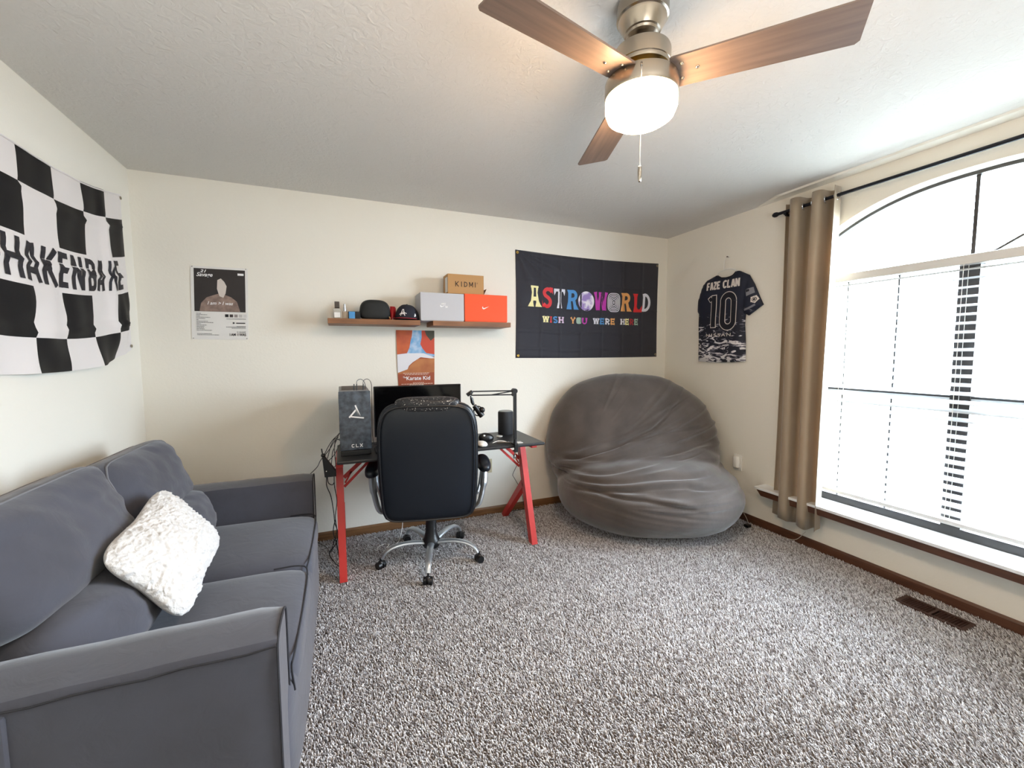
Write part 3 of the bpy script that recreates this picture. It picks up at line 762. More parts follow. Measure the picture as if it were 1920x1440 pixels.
def desk_items():
    T = thing('speaker', (1.135, 2.88, .7352), 'black cylindrical smart speaker standing on the desk behind the boom arm', 'speaker')
    MB().lathe([(.055,0),(.057,.004),(.057,.165),(.053,.172)], (1.135, 2.88, .7354), 36).build('body', mat('speaker_mesh', (22, 24, 28), .7, bump=('voro', 500, .4, .001)), T)
    MB().lathe([(.053,.172),(.050,.176),(.0001,.176)], (1.135, 2.88, .7354), 36).build('top_plate', pcol('speaker_top', (96, 98, 98), .3), T)
    M_ = thing('mouse', (.925, 2.70, .7352), 'black computer mouse with a pale dot beside the chair back', 'mouse')
    def warp(l):
        x, y, z = l
        return [x, y, max(z, -.35)+.15*x*(z > 0)]
    MB().superq((.925, 2.72, .752), (.055,.032,.036), p=2.4, q=2, thick=2, sub=14, warp=lambda l: [l[0], l[1], max(l[2], -.45)-.18*l[0]*(l[2] > 0)]).build('shell', m_black, M_)
    MB().superq((.900, 2.69, .7745), (.008,.007,.006), sub=6).build('button', m_wprint, M_)
    m = MB().box((.79, 2.512, .7353), (1.01, 2.60, .7380))
    single(m, 'mouse_pad', m_blackm, 'thin dark mouse pad lying on the desk near the chair', 'mouse pad', (.90, 2.556, .7352), smooth=False)
    m = MB().superq((.835, 2.545, .752), (.034,.05,.020), p=2.6, q=2, thick=2, sub=12, warp=lambda l: [l[0], l[1], max(l[2], -.6)])
    single(m, 'white_mouse', m_white, 'white mouse peeking out behind the chair on the desk edge', 'mouse', (.835, 2.545, .7385))
    m = MB().lathe([(.022,0),(.023,.003),(.021,.006),(.0001,.006)], (1.055, 2.80, .7355), 24)
    single(m, 'coaster', pcol('pale_disc', (196, 196, 190), .5), 'small pale disc lying in front of the cylindrical speaker', 'disc', (1.055, 2.80, .7354))
    T = thing('earphones', (1.0, 2.60, .7352), 'black and white earphone cable lying on the desk by the clamp', 'earphones')
    MB().tube(curve_pts([(.93, 2.60, .739), (.97, 2.615, .745), (1.0, 2.60, .746), (1.025, 2.585, .740)], 6), [.0025]*7+[.004]*12, 7).build('white_lead', m_white, T)
    MB().tube(curve_pts([(.955, 2.585, .7395), (1.0, 2.575, .741), (1.05, 2.56, .740)], 6), .0045, 7).build('black_lead', m_black, T)
    MB().tube(curve_pts([(1.02, 2.585, .738), (1.035, 2.575, .744), (1.05, 2.585, .738), (1.065, 2.575, .742)], 6), .002, 6).build('grey_lead', m_silver, T)
    m = MB().box((1.085, 2.53, .7354), (1.125, 2.575, .7400))
    single(m, 'paper_scrap', m_paper, 'small folded white paper on the desk beyond the boom clamp', 'paper', (1.105, 2.55, .7353), smooth=False, bevel=.002)
desk_items()
def power_strip():
    T = thing('power_strip', (-.085, 2.60, .62), 'black power strip dangling from the desk end in a tangle of cords', 'power strip')
    MB().add([(-.118,2.59,.745),(-.106,2.59,.750),(-.046,2.59,.660),(-.046,2.59,.628),(-.108,2.59,.628),
              (-.118,2.63,.745),(-.106,2.63,.750),(-.046,2.63,.660),(-.046,2.63,.628),(-.108,2.63,.628)],
             [(0,1,2,3,4),(9,8,7,6,5),(0,5,6,1),(1,6,7,2),(2,7,8,3),(3,8,9,4),(4,9,5,0)]).build('body', m_black, T, smooth=False, bevel=.003)
    MB().cyl((-.113, 2.61, .745), (-.120, 2.61, .795), .0035, n=8).superq((-.112, 2.61, .755), (.013,.013,.012), sub=6).build('plug', m_black, T)
    MB().superq((-.098, 2.588, .665), (.003,.002,.003), sub=4).build('indicator', m_wprint, T)
    ups = [[(-.110,2.61,.752),(-.085,2.62,.80),(-.06,2.64,.835),(-.035,2.66,.855),(-.022,2.72,.86)],
           [(-.108,2.61,.750),(-.075,2.62,.79),(-.055,2.64,.82),(-.03,2.68,.85),(-.022,2.76,.85)],
           [(-.090,2.61,.735),(-.075,2.61,.79),(-.065,2.63,.815),(-.045,2.66,.84),(-.018,2.78,.80)],
           [(-.085,2.61,.72),(-.060,2.61,.745),(-.048,2.62,.76),(-.035,2.70,.77),(-.018,2.80,.78)],
           [(-.070,2.61,.70),(-.062,2.60,.77),(-.050,2.60,.80),(-.044,2.64,.83),(-.02,2.74,.82)],
           [(-.060,2.61,.68),(-.046,2.485,.72),(-.047,2.485,.77),(-.05,2.60,.81),(-.03,2.7,.84)]]
    for p in ups: MB().tube(curve_pts(p, 6), .0022, 6).build('cord', m_black, T)
    dn = [[(-.098,2.61,.630),(-.100,2.62,.57),(-.080,2.63,.50),(-.068,2.63,.40),(-.064,2.64,.33),(-.05,2.64,.27),(-.064,2.64,.20),(-.10,2.65,.15),(-.085,2.65,.10),(-.05,2.66,.05),(-.045,2.66,.08),(-.06,2.65,.20),(-.075,2.64,.28),(-.062,2.64,.35)],
          [(-.058,2.61,.630),(-.058,2.62,.56),(-.048,2.63,.47),(-.060,2.63,.37),(-.055,2.64,.28),(-.075,2.64,.21),(-.095,2.72,.12),(-.13,2.90,.08),(-.20,3.08,.05)],
          [(-.095,2.61,.628),(-.09,2.61,.59),(-.07,2.61,.575),(-.058,2.61,.59)]]
    for p in dn: MB().tube(curve_pts(p, 7), .0026, 6).build('cord', m_black, T)
    MB().tube(curve_pts([(-.115,2.61,.745),(-.135,2.70,.70),(-.165,2.87,.62),(-.24,3.02,.52)], 7), .0026, 6).build('cord', m_black, T)
power_strip()

# ------------------------------------------------------------------ office chair
def chair():
    T = thing('office_chair', (.515, 2.655, FZ), 'black leather office chair on a silver five star base, pushed to the desk', 'chair', rotz=math.radians(-12))
    b = lambda mb, n, m, par=T, **k: mb.build(n, m, par, local=True, **k)
    Z0 = -FZ
    for k in range(5):
        a = math.radians(39+12+72*k); c, s = math.cos(a), math.sin(a)
        pts = [(r*c, r*s, z) for r, z in ((.025,.112),(.10,.128),(.18,.135),(.25,.125),(.295,.100),(.318,.068))]
        arm = b(MB().tube(curve_pts(pts, 5), [.024-.0003*i for i in range(26)], 10, sq=.62), 'base_arm', m_silver)
        cx, cy = .325*c, .325*s; t = a+1.9+k*.9; tc, ts = math.cos(t), math.sin(t)
        cs = MB().cyl((cx, cy, .045), (cx, cy, .075), .006, n=8)
        for sd in (-1, 1):
            cs.cyl((cx+tc*.006*sd, cy+ts*.006*sd, .028), (cx+tc*.026*sd, cy+ts*.026*sd, .028), .026, .023, n=20)
        cs.superq((cx, cy, .034), (.020,.020,.026), sub=8)
        b(cs, 'caster', m_black, arm, angle=45)
    b(MB().lathe([(.050,.085),(.058,.10),(.056,.13),(.046,.15),(.036,.19),(.033,.30),(.033,.40)], (0,0,0), 24), 'gas_cylinder', m_black)
    b(MB().box((-.10,-.14,.40), (.10,.12,.435)), 'mechanism', m_black, smooth=False, bevel=.01)
    lev = MB().tube([(.06,-.02,.42),(.16,-.06,.405),(.225,-.10,.385)], .005, 8).superq((.232,-.105,.380), (.014,.010,.022), sub=8)
    b(lev, 'tilt_lever', m_black)
    b(MB().superq((0,.02,.485), (.265,.27,.062), p=5, q=3, thick=2, sub=22, warp=lambda l: [l[0], l[1], l[2]*(1-.12*(l[1]**2))]), 'seat', m_leather, angle=80)
    # backrest: tilted shell
    la = math.radians(7); lean = Vector((0,-math.sin(la),math.cos(la))); nr = Vector((0,math.cos(la),math.sin(la)))
    cb = Vector((0,-.305,.728)); hw, hh = .281, .358
    def taper(z):  # half width factor along height
        return 1-.055*max(0, -z)**1.6-.02*max(0, z)**3
    def warp(l):
        x, y, z = l; x *= taper(z); y = y+.25*(x*x)   # gently cupped around the sitter
        return [x, y, z]
    sh = b(MB().superq(cb, (hw, .048, hh), p=(11, 5.2), q=3.2, thick=1, axes=((1,0,0), nr, lean), sub=36, warp=warp), 'backrest', m_leather, angle=80)
    def rim(s, off):
        pts = []
        for i in range(97):
            t = 2*math.pi*i/96; c, q = math.cos(t), math.sin(t)
            e = 11 if q < 0 else 5.2; d = (abs(c)**e+abs(q)**e)**(-1/e); x, z = c*d*s, q*d*s
            x *= taper(z); y = off+.25*x*x
            pts.append(cb+Vector((1,0,0))*x*hw+nr*y*.048+lean*z*hh)
        return pts
    b(MB().tube(rim(.955, -.80), .0052, 6, cap=False), 'piping', m_black, sh)
    b(MB().tube(rim(1.0, -.15), .0042, 6, cap=False), 'piping', m_black, sh)
    hp = cb+lean*(hh-.02)+nr*.012
    b(MB().superq(hp, (.180, .052, .046), p=4, q=2.6, thick=1, axes=((1,0,0), nr, lean), sub=18), 'headrest', m_leather_w, angle=80)
    b(MB().superq(cb+nr*.05-lean*.02, (hw*.86, .05, hh*.92), p=5, q=2.6, thick=1, axes=((1,0,0), nr, lean), sub=18, warp=warp), 'back_cushion', m_leather, angle=80)
    for s in (-1, 1):
        x = s*.340
        ar = b(MB().superq((x, -.08, .648), (.043, .150, .040), p=2.6, q=2.4, thick=2, sub=16), 'armrest', m_leather, angle=80)
        pts = [(x, .07, .63), (x+s*.004, .06, .56), (x-s*.012, .03, .48), (x-s*.035, -.02, .43)]
        b(MB().tube(curve_pts(pts, 5), .020, 10, sq=.55), 'arm_bracket', m_silver, ar)
        pts = [(x, -.13, .63), (x-s*.004, -.15, .56), (x-s*.020, -.17, .48), (x-s*.045, -.18, .415), (x-s*.09, -.16, .405)]
        b(MB().tube(curve_pts(pts, 5), [.040]*8+[.030]*13, 10, sq=.55), 'arm_bracket', m_silver, ar)
chair()

# ------------------------------------------------------------------ bean bag
def bean_bag():
    e1 = Vector((.88,-.475,0)).normalized(); n = Vector((-.475,-.88,0)).normalized(); z = Vector((0,0,1))
    bm = MB()
    bm.superq((2.21,2.585,.265), (.695,.575,.300), p=2.3, q=2.3, thick=2, axes=(e1,n,z), sub=24)
    lean = math.radians(20); up_ = (z*math.cos(lean)-n*math.sin(lean)); nn = (n*math.cos(lean)+z*math.sin(lean))
    bm.superq((2.225,2.80,.60), (.700,.285,.585), p=2.25, q=2.1, thick=1, axes=(e1,nn,up_), sub=24)
    bm.superq((2.21,2.72,.42), (.68,.36,.27), p=2.2, q=2.2, thick=2, axes=(e1,n,z), sub=16)
    tmp = bm.build('tmp', m_bag, None)
    md = tmp.modifiers.new('r', 'REMESH'); md.mode = 'VOXEL'; md.voxel_size = .0090
    sm = tmp.modifiers.new('s', 'SMOOTH'); sm.iterations = 60; sm.factor = .6
    dg = bpy.context.evaluated_depsgraph_get(); me = bpy.data.meshes.new_from_object(tmp.evaluated_get(dg))
    bpy.data.objects.remove(tmp)
    nrm = [v.normal.copy() for v in me.vertices]
    A = Vector((1.60, .22)) # gather point of the folds, in (along e1, height)
    c0 = Vector((2.21,2.62,0))
    CREASE = [([(0,.50),(.27,.56),(.48,.62),(.75,.75),(1.03,.98)], .015, .012), ([(.38,.63),(.8,.70),(1.24,.77)], .013, .011),
              ([(.0,.43),(.4,.485),(.7,.53),(1.22,.59)], .020, .011), ([(.02,.395),(.4,.445),(.8,.475),(1.3,.50)], .020, .010),
              ([(.05,.365),(.5,.415),(.9,.435),(1.22,.42)], .018, .009), ([(.05,.335),(.3,.375),(.6,.355),(1.02,.275)], .026, .013),
              ([(.55,.30),(.9,.235),(1.2,.20)], .008, .012), ([(.75,.83),(1.05,.96),(1.2,1.0)], .010, .012)]
    for v, nv in zip(me.vertices, nrm):
        p = v.co; s = (p-c0).dot(e1)+.70        # 0 at the desk end, 1.4 at the window end
        h = p.z; fr = max(0, nv.dot(n))
        # fan of folds: iso-lines spread from the gather point out to the far side
        dx, dz = s+.10, h-.37+.0*s
        ang = math.atan2(dz, dx+.18); dist = math.hypot(dx, dz)
        band = math.exp(-((ang-.12)/.26)**2)
        wv = noise.noise(Vector((dist*1.1, ang*24+.4*math.sin(dist*3), 1.7)))
        rd = (1-abs(wv)*2.4)
        big = noise.noise(Vector((dist*1.6, ang*9, 5.1)))
        d = (.3+.7*fr)*band*(.026*max(rd, -.8)+.018*big)*min(1, dist*1.6)
        # radial pleats towards the upper window side
        s2, h2 = s-.05, h-.30
        a2 = math.atan2(h2, s2); b2 = math.exp(-((a2-.80)/.30)**2)*min(1, max(0, math.hypot(s2, h2)-.55)*2.2)
        d += (.25+.75*fr)*b2*.017*(1-2.2*abs(noise.noise(Vector((a2*17, math.hypot(s2, h2)*1.1, 9)))))
        # main sag crease across the waist
        cz = .405+.07*s-.05*math.sin(s*2.2)
        d -= .030*math.exp(-((h-cz)/.022)**2)*(.35+.65*fr)
        d -= .016*math.exp(-((h-cz-.115-.05*s)/.016)**2)*max(0, fr)
        for cr_pts, dep_, wd_ in CREASE:
            for (sa, ha), (sb, hb) in zip(cr_pts, cr_pts[1:]):
                if sa <= s < sb:
                    t_ = (s-sa)/(sb-sa); hh_ = ha+(hb-ha)*t_+.008*math.sin(s*9+cr_pts[0][1]*20); e_ = min(1, (s-cr_pts[0][0])/.15+.15, (cr_pts[-1][0]-s)/.22)
                    d -= dep_*e_*math.exp(-((h-hh_)/wd_)**2)*min(1, fr*1.6)
                    d += .55*dep_*e_*math.exp(-((h-hh_-2.1*wd_)/(1.3*wd_))**2)*min(1, fr*1.6)
        d += .008*noise.noise(p*5)+.012*noise.noise(p*2.3+Vector((4,0,0)))
        q = p+nv*d
        q.z = max(q.z, FZ+.002); q.x = min(q.x, R-.016); q.y = min(q.y, D-.016)
        v.co = q
    T = thing('bean_bag', (2.21, 2.6, FZ), 'giant taupe microsuede bean bag slumped in the room corner', 'bean bag')
    me.transform(rootmat(T).inverted()); me.polygons.foreach_set('use_smooth', [True]*len(me.polygons)); me.name = 'cover'
    o = link(bpy.data.objects.new('cover', me)); o.parent = T
bean_bag()

# ------------------------------------------------------------------ shelves and what stands on them
YF = 2.98; ZS2 = 1.578; ZB = 1.543
for nm, a, b, lab in (('floating_shelf', -.071, .53, 'walnut floating shelf holding bottles and the cap'), ('floating_shelf', .62, 1.222, 'walnut floating shelf holding the orange shoe box')):
    single(MB().box((a, YF, ZB), (b, D-.0005, ZS2)), nm, m_walnut, lab, 'shelf', ((a+b)/2, YF+.1, ZB), smooth=False, bevel=.0015, group='wall shelves above the desk')
E0 = ZS2+.0004
def shelf_items():
    m_cg = mat('clear_glass', (232, 236, 236), .05, trans=.85); m_amb = mat('pale_perfume_glass', (222, 206, 186), .08, trans=.6)
    T = thing('cologne_bottle', (-.012, 3.03, E0), 'square clear cologne bottle with a tall dark cap on the shelf', 'bottle')
    MB().box((-.036, 3.01, E0), (.012, 3.045, E0+.068)).build('glass', m_cg, T, smooth=False, bevel=.006)
    MB().box((-.030, 3.005, E0+.006), (.006, 3.009, E0+.040)).build('label_card', m_paper, T, smooth=False)
    MB().box((-.026, 3.013, E0+.070), (.004, 3.042, E0+.112)).build('cap', pcol('dark_bronze_cap', (58, 48, 40), .4), T, smooth=False, bevel=.002)
    T = thing('perfume_bottle', (.036, 3.04, E0), 'slim pale perfume bottle with a silver spray top', 'bottle')
    MB().box((.020, 3.03, E0), (.052, 3.055, E0+.052)).build('glass', m_amb, T, smooth=False, bevel=.004)
    MB().cyl((.036, 3.0425, E0+.052), (.036, 3.0425, E0+.078), .009, n=16).cyl((.036, 3.0425, E0+.078), (.036, 3.0425, E0+.100), .006, n=12).build('spray_top', m_silver, T)
    T = thing('small_gift_box', (.095, 3.03, E0), 'small blue and black box beside the perfume bottle', 'box')
    MB().box((.056, 3.02, E0), (.133, 3.07, E0+.050)).build('box_body', m_blackm, T, smooth=False, bevel=.002)
    MB().box((.060, 2.998, E0), (.098, 3.018, E0+.047)).build('blue_sleeve', pcol('bright_blue_card', (70, 140, 196), .6), T, smooth=False, bevel=.002)
    T = thing('zip_case', (.232, 3.06, E0), 'black hard shell zip case standing on edge on the shelf', 'case')
    wz = lambda l: [l[0]*(1-.10*l[2]), l[1], max(l[2], -.93)]
    c = MB().superq((.232, 3.06, E0+.066), (.098, .048, .069), p=3.2, q=3, thick=1, sub=18, warp=wz).build('shell', mat('black_nylon', (24, 26, 26), .75, bump=('brick', 200, .3, .001)), T, angle=80)
    pts = [(.232+.099*k_*(1-.10*z_), 3.060, E0+.066+.070*max(z_, -.9)) for k_, z_ in [(lambda c_, s_: (c_*(abs(c_)**3.2+abs(s_)**3.2)**(-1/3.2), s_*(abs(c_)**3.2+abs(s_)**3.2)**(-1/3.2)))(math.cos(t), math.sin(t)) for t in [2*math.pi*i/48 for i in range(49)]]]
    MB().tube(pts, .0028, 6, cap=False).build('zipper', m_black, T)
    MB().tube([(.322, 3.02, E0+.02), (.328, 3.01, E0+.012), (.326, 3.005, E0+.003)], .004, 6).build('pull_tab', pcol('tan_leather', (176, 132, 84), .7), T)
    T = thing('drink_can', (.356, 3.145, E0), 'red and silver drink can half hidden behind the navy cap', 'can')
    MB().lathe([(.024,0),(.0285,.006),(.0285,.095),(.022,.105)], (.356, 3.145, E0), 24).build('can_body', mat('red_can_print', (176, 28, 36), .3, metal=.3, mix=('noise', 22, (206, 206, 208), .56, .60)), T)
    MB().lathe([(.022,.105),(.020,.103),(.0001,.103)], (.356, 3.145, E0), 24).build('lid', m_chrome, T)
    # cap
    T = thing('baseball_cap', (.452, 3.06, E0), 'navy baseball cap with a white letter and red brim', 'cap')
    cc = Vector((.452, 3.07, E0+.006)); f = Vector((-.50,-.866,0)).normalized(); sdir = Vector((f.y,-f.x,0))
    m = MB(); nT, nP = 36, 12; vs = []; fs = []
    for i in range(nP+1):
        ph = i/nP*math.pi/2
        for j in range(nT):
            t = 2*math.pi*j/nT; r = math.cos(ph)**.75
            q = cc+f*(.098*math.cos(t)*r)+sdir*(.082*math.sin(t)*r)+Vector((0,0,.108*math.sin(ph)**.95+.004*(math.cos(t) > .8)*math.sin(ph*2)))
            vs.append(q)
    for i in range(nP):
        for j in range(nT): fs.append((i*nT+j, i*nT+(j+1)%nT, (i+1)*nT+(j+1)%nT, (i+1)*nT+j))
    fs.append(tuple(range(nT))[::-1])
    crown = m.add(vs, fs).build('crown', m_navy, T, angle=80)
    MB().superq(cc+Vector((0,0,.109)), (.006,.006,.004), sub=5).build('button', m_navy, T)
    br = MB(); vs = []; fs = []; nb = 20
    for i in range(nb+1):
        t = math.radians(-72+144*i/nb)
        for rr, dz in ((1.0, .0), (1.62-.42*(abs(t)/1.26)**2, -.002)):
            vs.append(cc+f*(.092*math.cos(t)*rr)+sdir*(.080*math.sin(t)*min(rr,1.12))+Vector((0,0,.004+dz-.0)))
    for i in range(nb): fs.append((2*i,2*i+1,2*i+3,2*i+2))
    o = br.add(vs, fs).build('brim', m_redc, T); so = o.modifiers.new('t', 'SOLIDIFY'); so.thickness = .004; so.offset = -1
    def capmap(u, v):  # u along side, v height, wraps onto the crown front
        ph = math.asin(min(.98, max(0, (v/.108)))**1.05); r = math.cos(ph)**.75; tt = u/.088
        return cc+f*(.098*math.cos(tt)*r)+sdir*(-.082*math.sin(tt)*r)+Vector((0,0,v))+f*.0022+Vector((0,0,.001))-sdir*.0022*math.sin(tt)
    V, Fc = glyph('A', (-.014, .028, .022, .070), .0055); sheet('letter_patch', (V, Fc), capmap, m_wprint, T, cut=.008)
    V, Fc = stroke([(-.020,.030),(-.004,.042),(.014,.046),(.036,.036)], .0045); sheet('letter_patch', (V, Fc), capmap, m_wprint, T, cut=.008)
    V, Fc = stroke([(.094,.020),(.106,.026),(.102,.038)], .010); sheet('side_flag', (V, Fc), capmap, m_wprint, T, cut=.008)
    # shoe boxes
    T = thing('shoe_box', (.695, 3.09, E0), 'grey shoe box with a white logo, bridging the two shelves', 'box', group='shoe boxes on the shelf')
    x0, x1, zt = .535, .853, E0+.199
    MB().box((x0+.003, YF+.012, E0), (x1-.003, D-.012, zt-.03)).build('box_body', m_boxg, T, smooth=False)
    MB().box((x0, YF+.008, E0+.006), (x1, D-.008, zt)).build('lid', m_boxg, T, smooth=False, bevel=.0015)
    def swoosh(u, v, s, slim=1.0):
        top = [(0.0,.30),(.06,.16),(.16,.10),(.30,.12),(1.0,.42)]; bot = [(1.0,.42),(.28,-.04),(.12,-.08),(.0,-.02),(-.07,.10),(-.06,.24),(.03,.42)]
        pts = [(u+a*s, v+b*s*slim) for a, b in top[:-1]+bot]
        return poly([(u+s*a, v+s*b*slim) for a, b in ((.03,.42),(-.06,.24),(-.07,.10),(0,-.02),(.12,-.08),(.28,-.04),(1.0,.42),(.30,.14),(.16,.13),(.08,.18))])
    fm = on_plane_y(YF+.0068)
    gx = .678; gz = E0+.107
    sheet('logo', swoosh(gx, gz-.006, .040, .9), fm, m_wprint, T)
    sheet('logo', word('NIKE', (gx+.006, gx+.038, gz+.010, gz+.022), .0032, gap=.2), fm, m_wprint, T)
    sheet('logo', word('SB', (gx+.034, gx+.052, gz-.012, gz+.002), .0038), fm, m_wprint, T)
    T = thing('shoe_box', (1.025, 3.09, E0), 'bright orange shoe box with a white swoosh on its front', 'box', group='shoe boxes on the shelf')
    x0, x1, zt = .859, 1.197, E0+.204
    MB().box((x0+.003, YF+.014, E0), (x1-.003, D-.012, zt-.03)).build('box_body', m_boxo, T, smooth=False)
    MB().box((x0, YF+.010, E0+.005), (x1, D-.008, zt)).build('lid', m_boxo, T, smooth=False, bevel=.0015)
    sheet('logo', swoosh(.998, E0+.098, .052, .9), on_plane_y(YF+.0088), m_wprint, T)
    ZT = E0+.2052
    T = thing('cardboard_box', (.88, 3.08, ZT), 'brown cardboard box with black lettering on top of the shoe boxes', 'box')
    MB().box((.742, 3.02, ZT), (1.018, 3.16, ZT+.142)).build('box_body', m_boxb, T, smooth=False, bevel=.001)
    MB().add([(1.018,3.024,ZT+.0),(1.018,3.12,ZT+.0),(1.040,3.12,ZT+.045),(1.040,3.024,ZT+.045),(1.020,3.024,ZT),(1.020,3.12,ZT),(1.042,3.12,ZT+.044),(1.042,3.024,ZT+.044)],
             [(0,1,2,3),(7,6,5,4),(0,3,7,4),(2,1,5,6),(3,2,6,7)]).build('flap', m_boxb2, T, smooth=False)
    MB().box((.7408, 3.03, ZT+.012), (.7418, 3.10, ZT+.12)).build('shipping_sticker', m_paper, T, smooth=False)
    sheet('lettering', word('KIDMI', (.796, .958, ZT+.052, ZT+.090), .0052, gap=.3), on_plane_y(3.0188), pcol('black_ink', (42, 30, 24), .7), T)
    sheet('lettering', font2d('°', (.962, .970, ZT+.078, ZT+.088), .0), on_plane_y(3.0188), pcol('black_ink', (42, 30, 24), .7), T)
shelf_items()

# ------------------------------------------------------------------ posters
def posters():
    T = thing('album_poster', (-.70, D-.001, 1.44), 'white bordered album poster with a dark photo panel, tacked near the flag corner', 'poster')
    def fm(d):
        return lambda u, v: (u-.03*(v-1.9)*-.3*0, D-d, v)
    tl, tr, bl, br = (-.853,1.900),(-.546,1.902),(-.868,1.440),(-.560,1.439)
    def pm(d):
        def f(s, t):
            a = Vector(tl).lerp(Vector(tr), s); b_ = Vector(bl).lerp(Vector(br), s); p = a.lerp(b_, t)
            return (p.x, D-d-.002*math.sin(s*3.1)*math.sin(t*3.1)*0, p.y)
        return f
    m = MB(); q = [pm(.001)(*c) for c in ((0,0),(1,0),(1,1),(0,1))]+[pm(.0035)(*c) for c in ((0,0),(1,0),(1,1),(0,1))]
    m.add(q, [(0,1,2,3),(4,7,6,5),(0,4,5,1),(1,5,6,2),(2,6,7,3),(3,7,4,0)]).build('sheet', m_paper, T, smooth=False)
    S = lambda a: (a-100)/(1000-100)     # from zoomed pixels
    dk = pcol('dark_photo_print', (38, 32, 32), .5); tn = mat('tan_photo_print', (150, 128, 116), .6, mix=('noise', 30, (118, 98, 90), .35, .65)); pale = pcol('pale_photo_print', (206, 196, 188), .6)
    f1, f2, f3 = pm(.0040), pm(.0044), pm(.0048)
    sheet('photo_panel', rect(.055, .955, .03, .615), f1, dk, T)
    sheet('photo_panel', poly([(.14,.613),(.17,.50),(.27,.42),(.42,.38),(.50,.36),(.56,.37),(.70,.41),(.80,.47),(.86,.613)]), f2, tn, T)
    sheet('photo_panel', poly([(.46,.18),(.52,.155),(.58,.20),(.62,.26),(.60,.36),(.56,.42),(.49,.40),(.45,.30)]), f3, pale, T)
    fs = pm(.0052)
    flip = lambda geo: ([(a, -b) for a, b in geo[0]], geo[1])
    def txt(body, u0, u1, t0, t1, m_, bold=.0, shear=0, spacing=1):
        g = font2d(body, (u0, u1, -t1, -t0), bold, spacing, shear); sheet('print', flip(g), fs, m_, T)
    wp = m_wprint; ink = pcol('dark_ink', (44, 42, 48), .7)
    txt('21', .16, .27, .045, .085, wp, .02, .3); txt('Savage', .10, .38, .085, .155, wp, .02, .3)
    txt('I am > I was', .28, .73, .475, .52, wp, .01, .3)
    sheet('print', rect(.82,.93,.075,.105), fs, wp, T)
    for k, c in enumerate(((30,26,28),(70,60,60),(140,132,130),(190,186,184),(208,206,204))):
        sheet('colour_swatch', rect(.585+k*.082, .645+k*.082, .648, .688), fs, pcol('swatch_%d' % c[0], c), T)
    V = []; Fc = []
    def bar(a, b, c, d):
        n = len(V); V.extend([(a,c),(b,c),(b,d),(a,d)]); Fc.append([n,n+1,n+2,n+3])
    for i, ln in enumerate((.07,.17,.04,.22,.14,.02,.18,.28,.06,.16,.12,.11,.12,.25)):
        u = .095; t = .64+i*.0178; bar(u-.012, u-.004, t, t+.006)
        while u < .10+ln: wdt = random.uniform(.012,.03); bar(u, min(u+wdt, .10+ln), t, t+.0065); u += wdt+.006
    for u0, u1, t in ((.61,.955,.708),(.84-.05,.955,.812),(.60,.955,.822),(.70,.955,.838),(.095,.35,.918),(.095,.47,.935)):
        u = u0
        while u < u1: wdt = random.uniform(.012,.03); bar(u, min(u+wdt, u1), t, t+.0065); u += wdt+.006
    sheet('print', (V, Fc), fs, ink, T)
    txt('21 SAVAGE', .79, .955, .885, .902, ink, .01); txt('I AM  I WAS', .66, .958, .912, .950, ink, .03)
    sheet('print', poly([(.735+.018*math.cos(t), .768+.013*math.sin(t)) for t in [6.283*k/14 for k in range(14)]]), fs, ink, T)
    sheet('print', rect(.78,.945,.762,.776), fs, ink, T)
    for s, t in ((.97,.985),(.03,.985),(.03,.01),(.97,.01)):
        p = Vector(pm(.0055)(s, t)); MB().superq(p, (.003,.0015,.003), sub=4).build('tack', m_nickel, T)

    T = thing('film_poster', (.535, D-.001, 1.09), 'orange and blue film poster hanging between shelf and monitor', 'poster')
    tl, tr, bl, br = (.389,1.519),(.677,1.519),(.397,1.085),(.670,1.085)
    TL, TR, BL, BR = map(Vector, (tl, tr, bl, br))
    def km(d):
        def f(s, t):
            p = TL.lerp(TR, s).lerp(BL.lerp(BR, s), t); return (p.x, D-d-.004*math.sin(t*math.pi), p.y)
        return f
    g = rect(0,1,0,1)
    sheet('sheet', g, km(.003), pcol('rust_brown_print', (150, 70, 40), .5), T, cut=.1)
    f2, f3, f4, f5 = km(.0036), km(.0042), km(.0048), km(.0054)
    rustr = mat('rust_orange_print', (196, 92, 44), .5, mix=('noise', 9, (150, 54, 30), .35, .7)); redp = pcol('rock_red_print', (190, 62, 36), .5)
    blue = mat('sea_blue_print', (96, 156, 204), .5, mix=('noise', 12, (196, 210, 226), .45, .7)); foam = pcol('foam_white_print', (214, 214, 220), .5)
    sand = mat('sand_print', (178, 112, 62), .5, mix=('noise', 8, (150, 78, 44), .4, .7)); dkg = pcol('dark_green_print', (64, 62, 48), .5)
    sheet('picture', rect(0,1,0,.46), f2, blue, T, cut=.1)
    sheet('picture', poly([(0,0),(.42,0),(.40,.10),(.36,.20),(.33,.30),(.26,.40),(0,.42)]), f3, rustr, T, cut=.1)
    sheet('picture', poly([(.66,0),(1,0),(1,.42),(.78,.40),(.68,.32),(.62,.24),(.66,.12)]), f3, redp, T, cut=.1)
    sheet('picture', poly([(.74,0),(1,0),(1,.12),(.90,.18),(.78,.08)]), f4, dkg, T, cut=.1)
    sheet('picture', poly([(0,.42),(.3,.40),(.70,.40),(1,.48),(1,.50),(.62,.47),(.40,.56),(.30,.62),(.26,.68),(0,.74)]), f3, foam, T, cut=.1)
    sheet('picture', poly([(0,.74),(.26,.68),(.34,.61),(.55,.50),(1,.49),(1,.74),(0,.76)]), f4, sand, T, cut=.1)
    def kt(body, u0, u1, t0, t1, bold=.0):
        gg = font2d(body, (u0, u1, -t1, -t0), bold); sheet('print', flip(gg), f5, m_wprint, T, cut=.1)
    kt('The', .13,.22,.805,.835,.008); kt('Karate Kid', .225,.875,.805,.872,.012)
    V = []; Fc = []
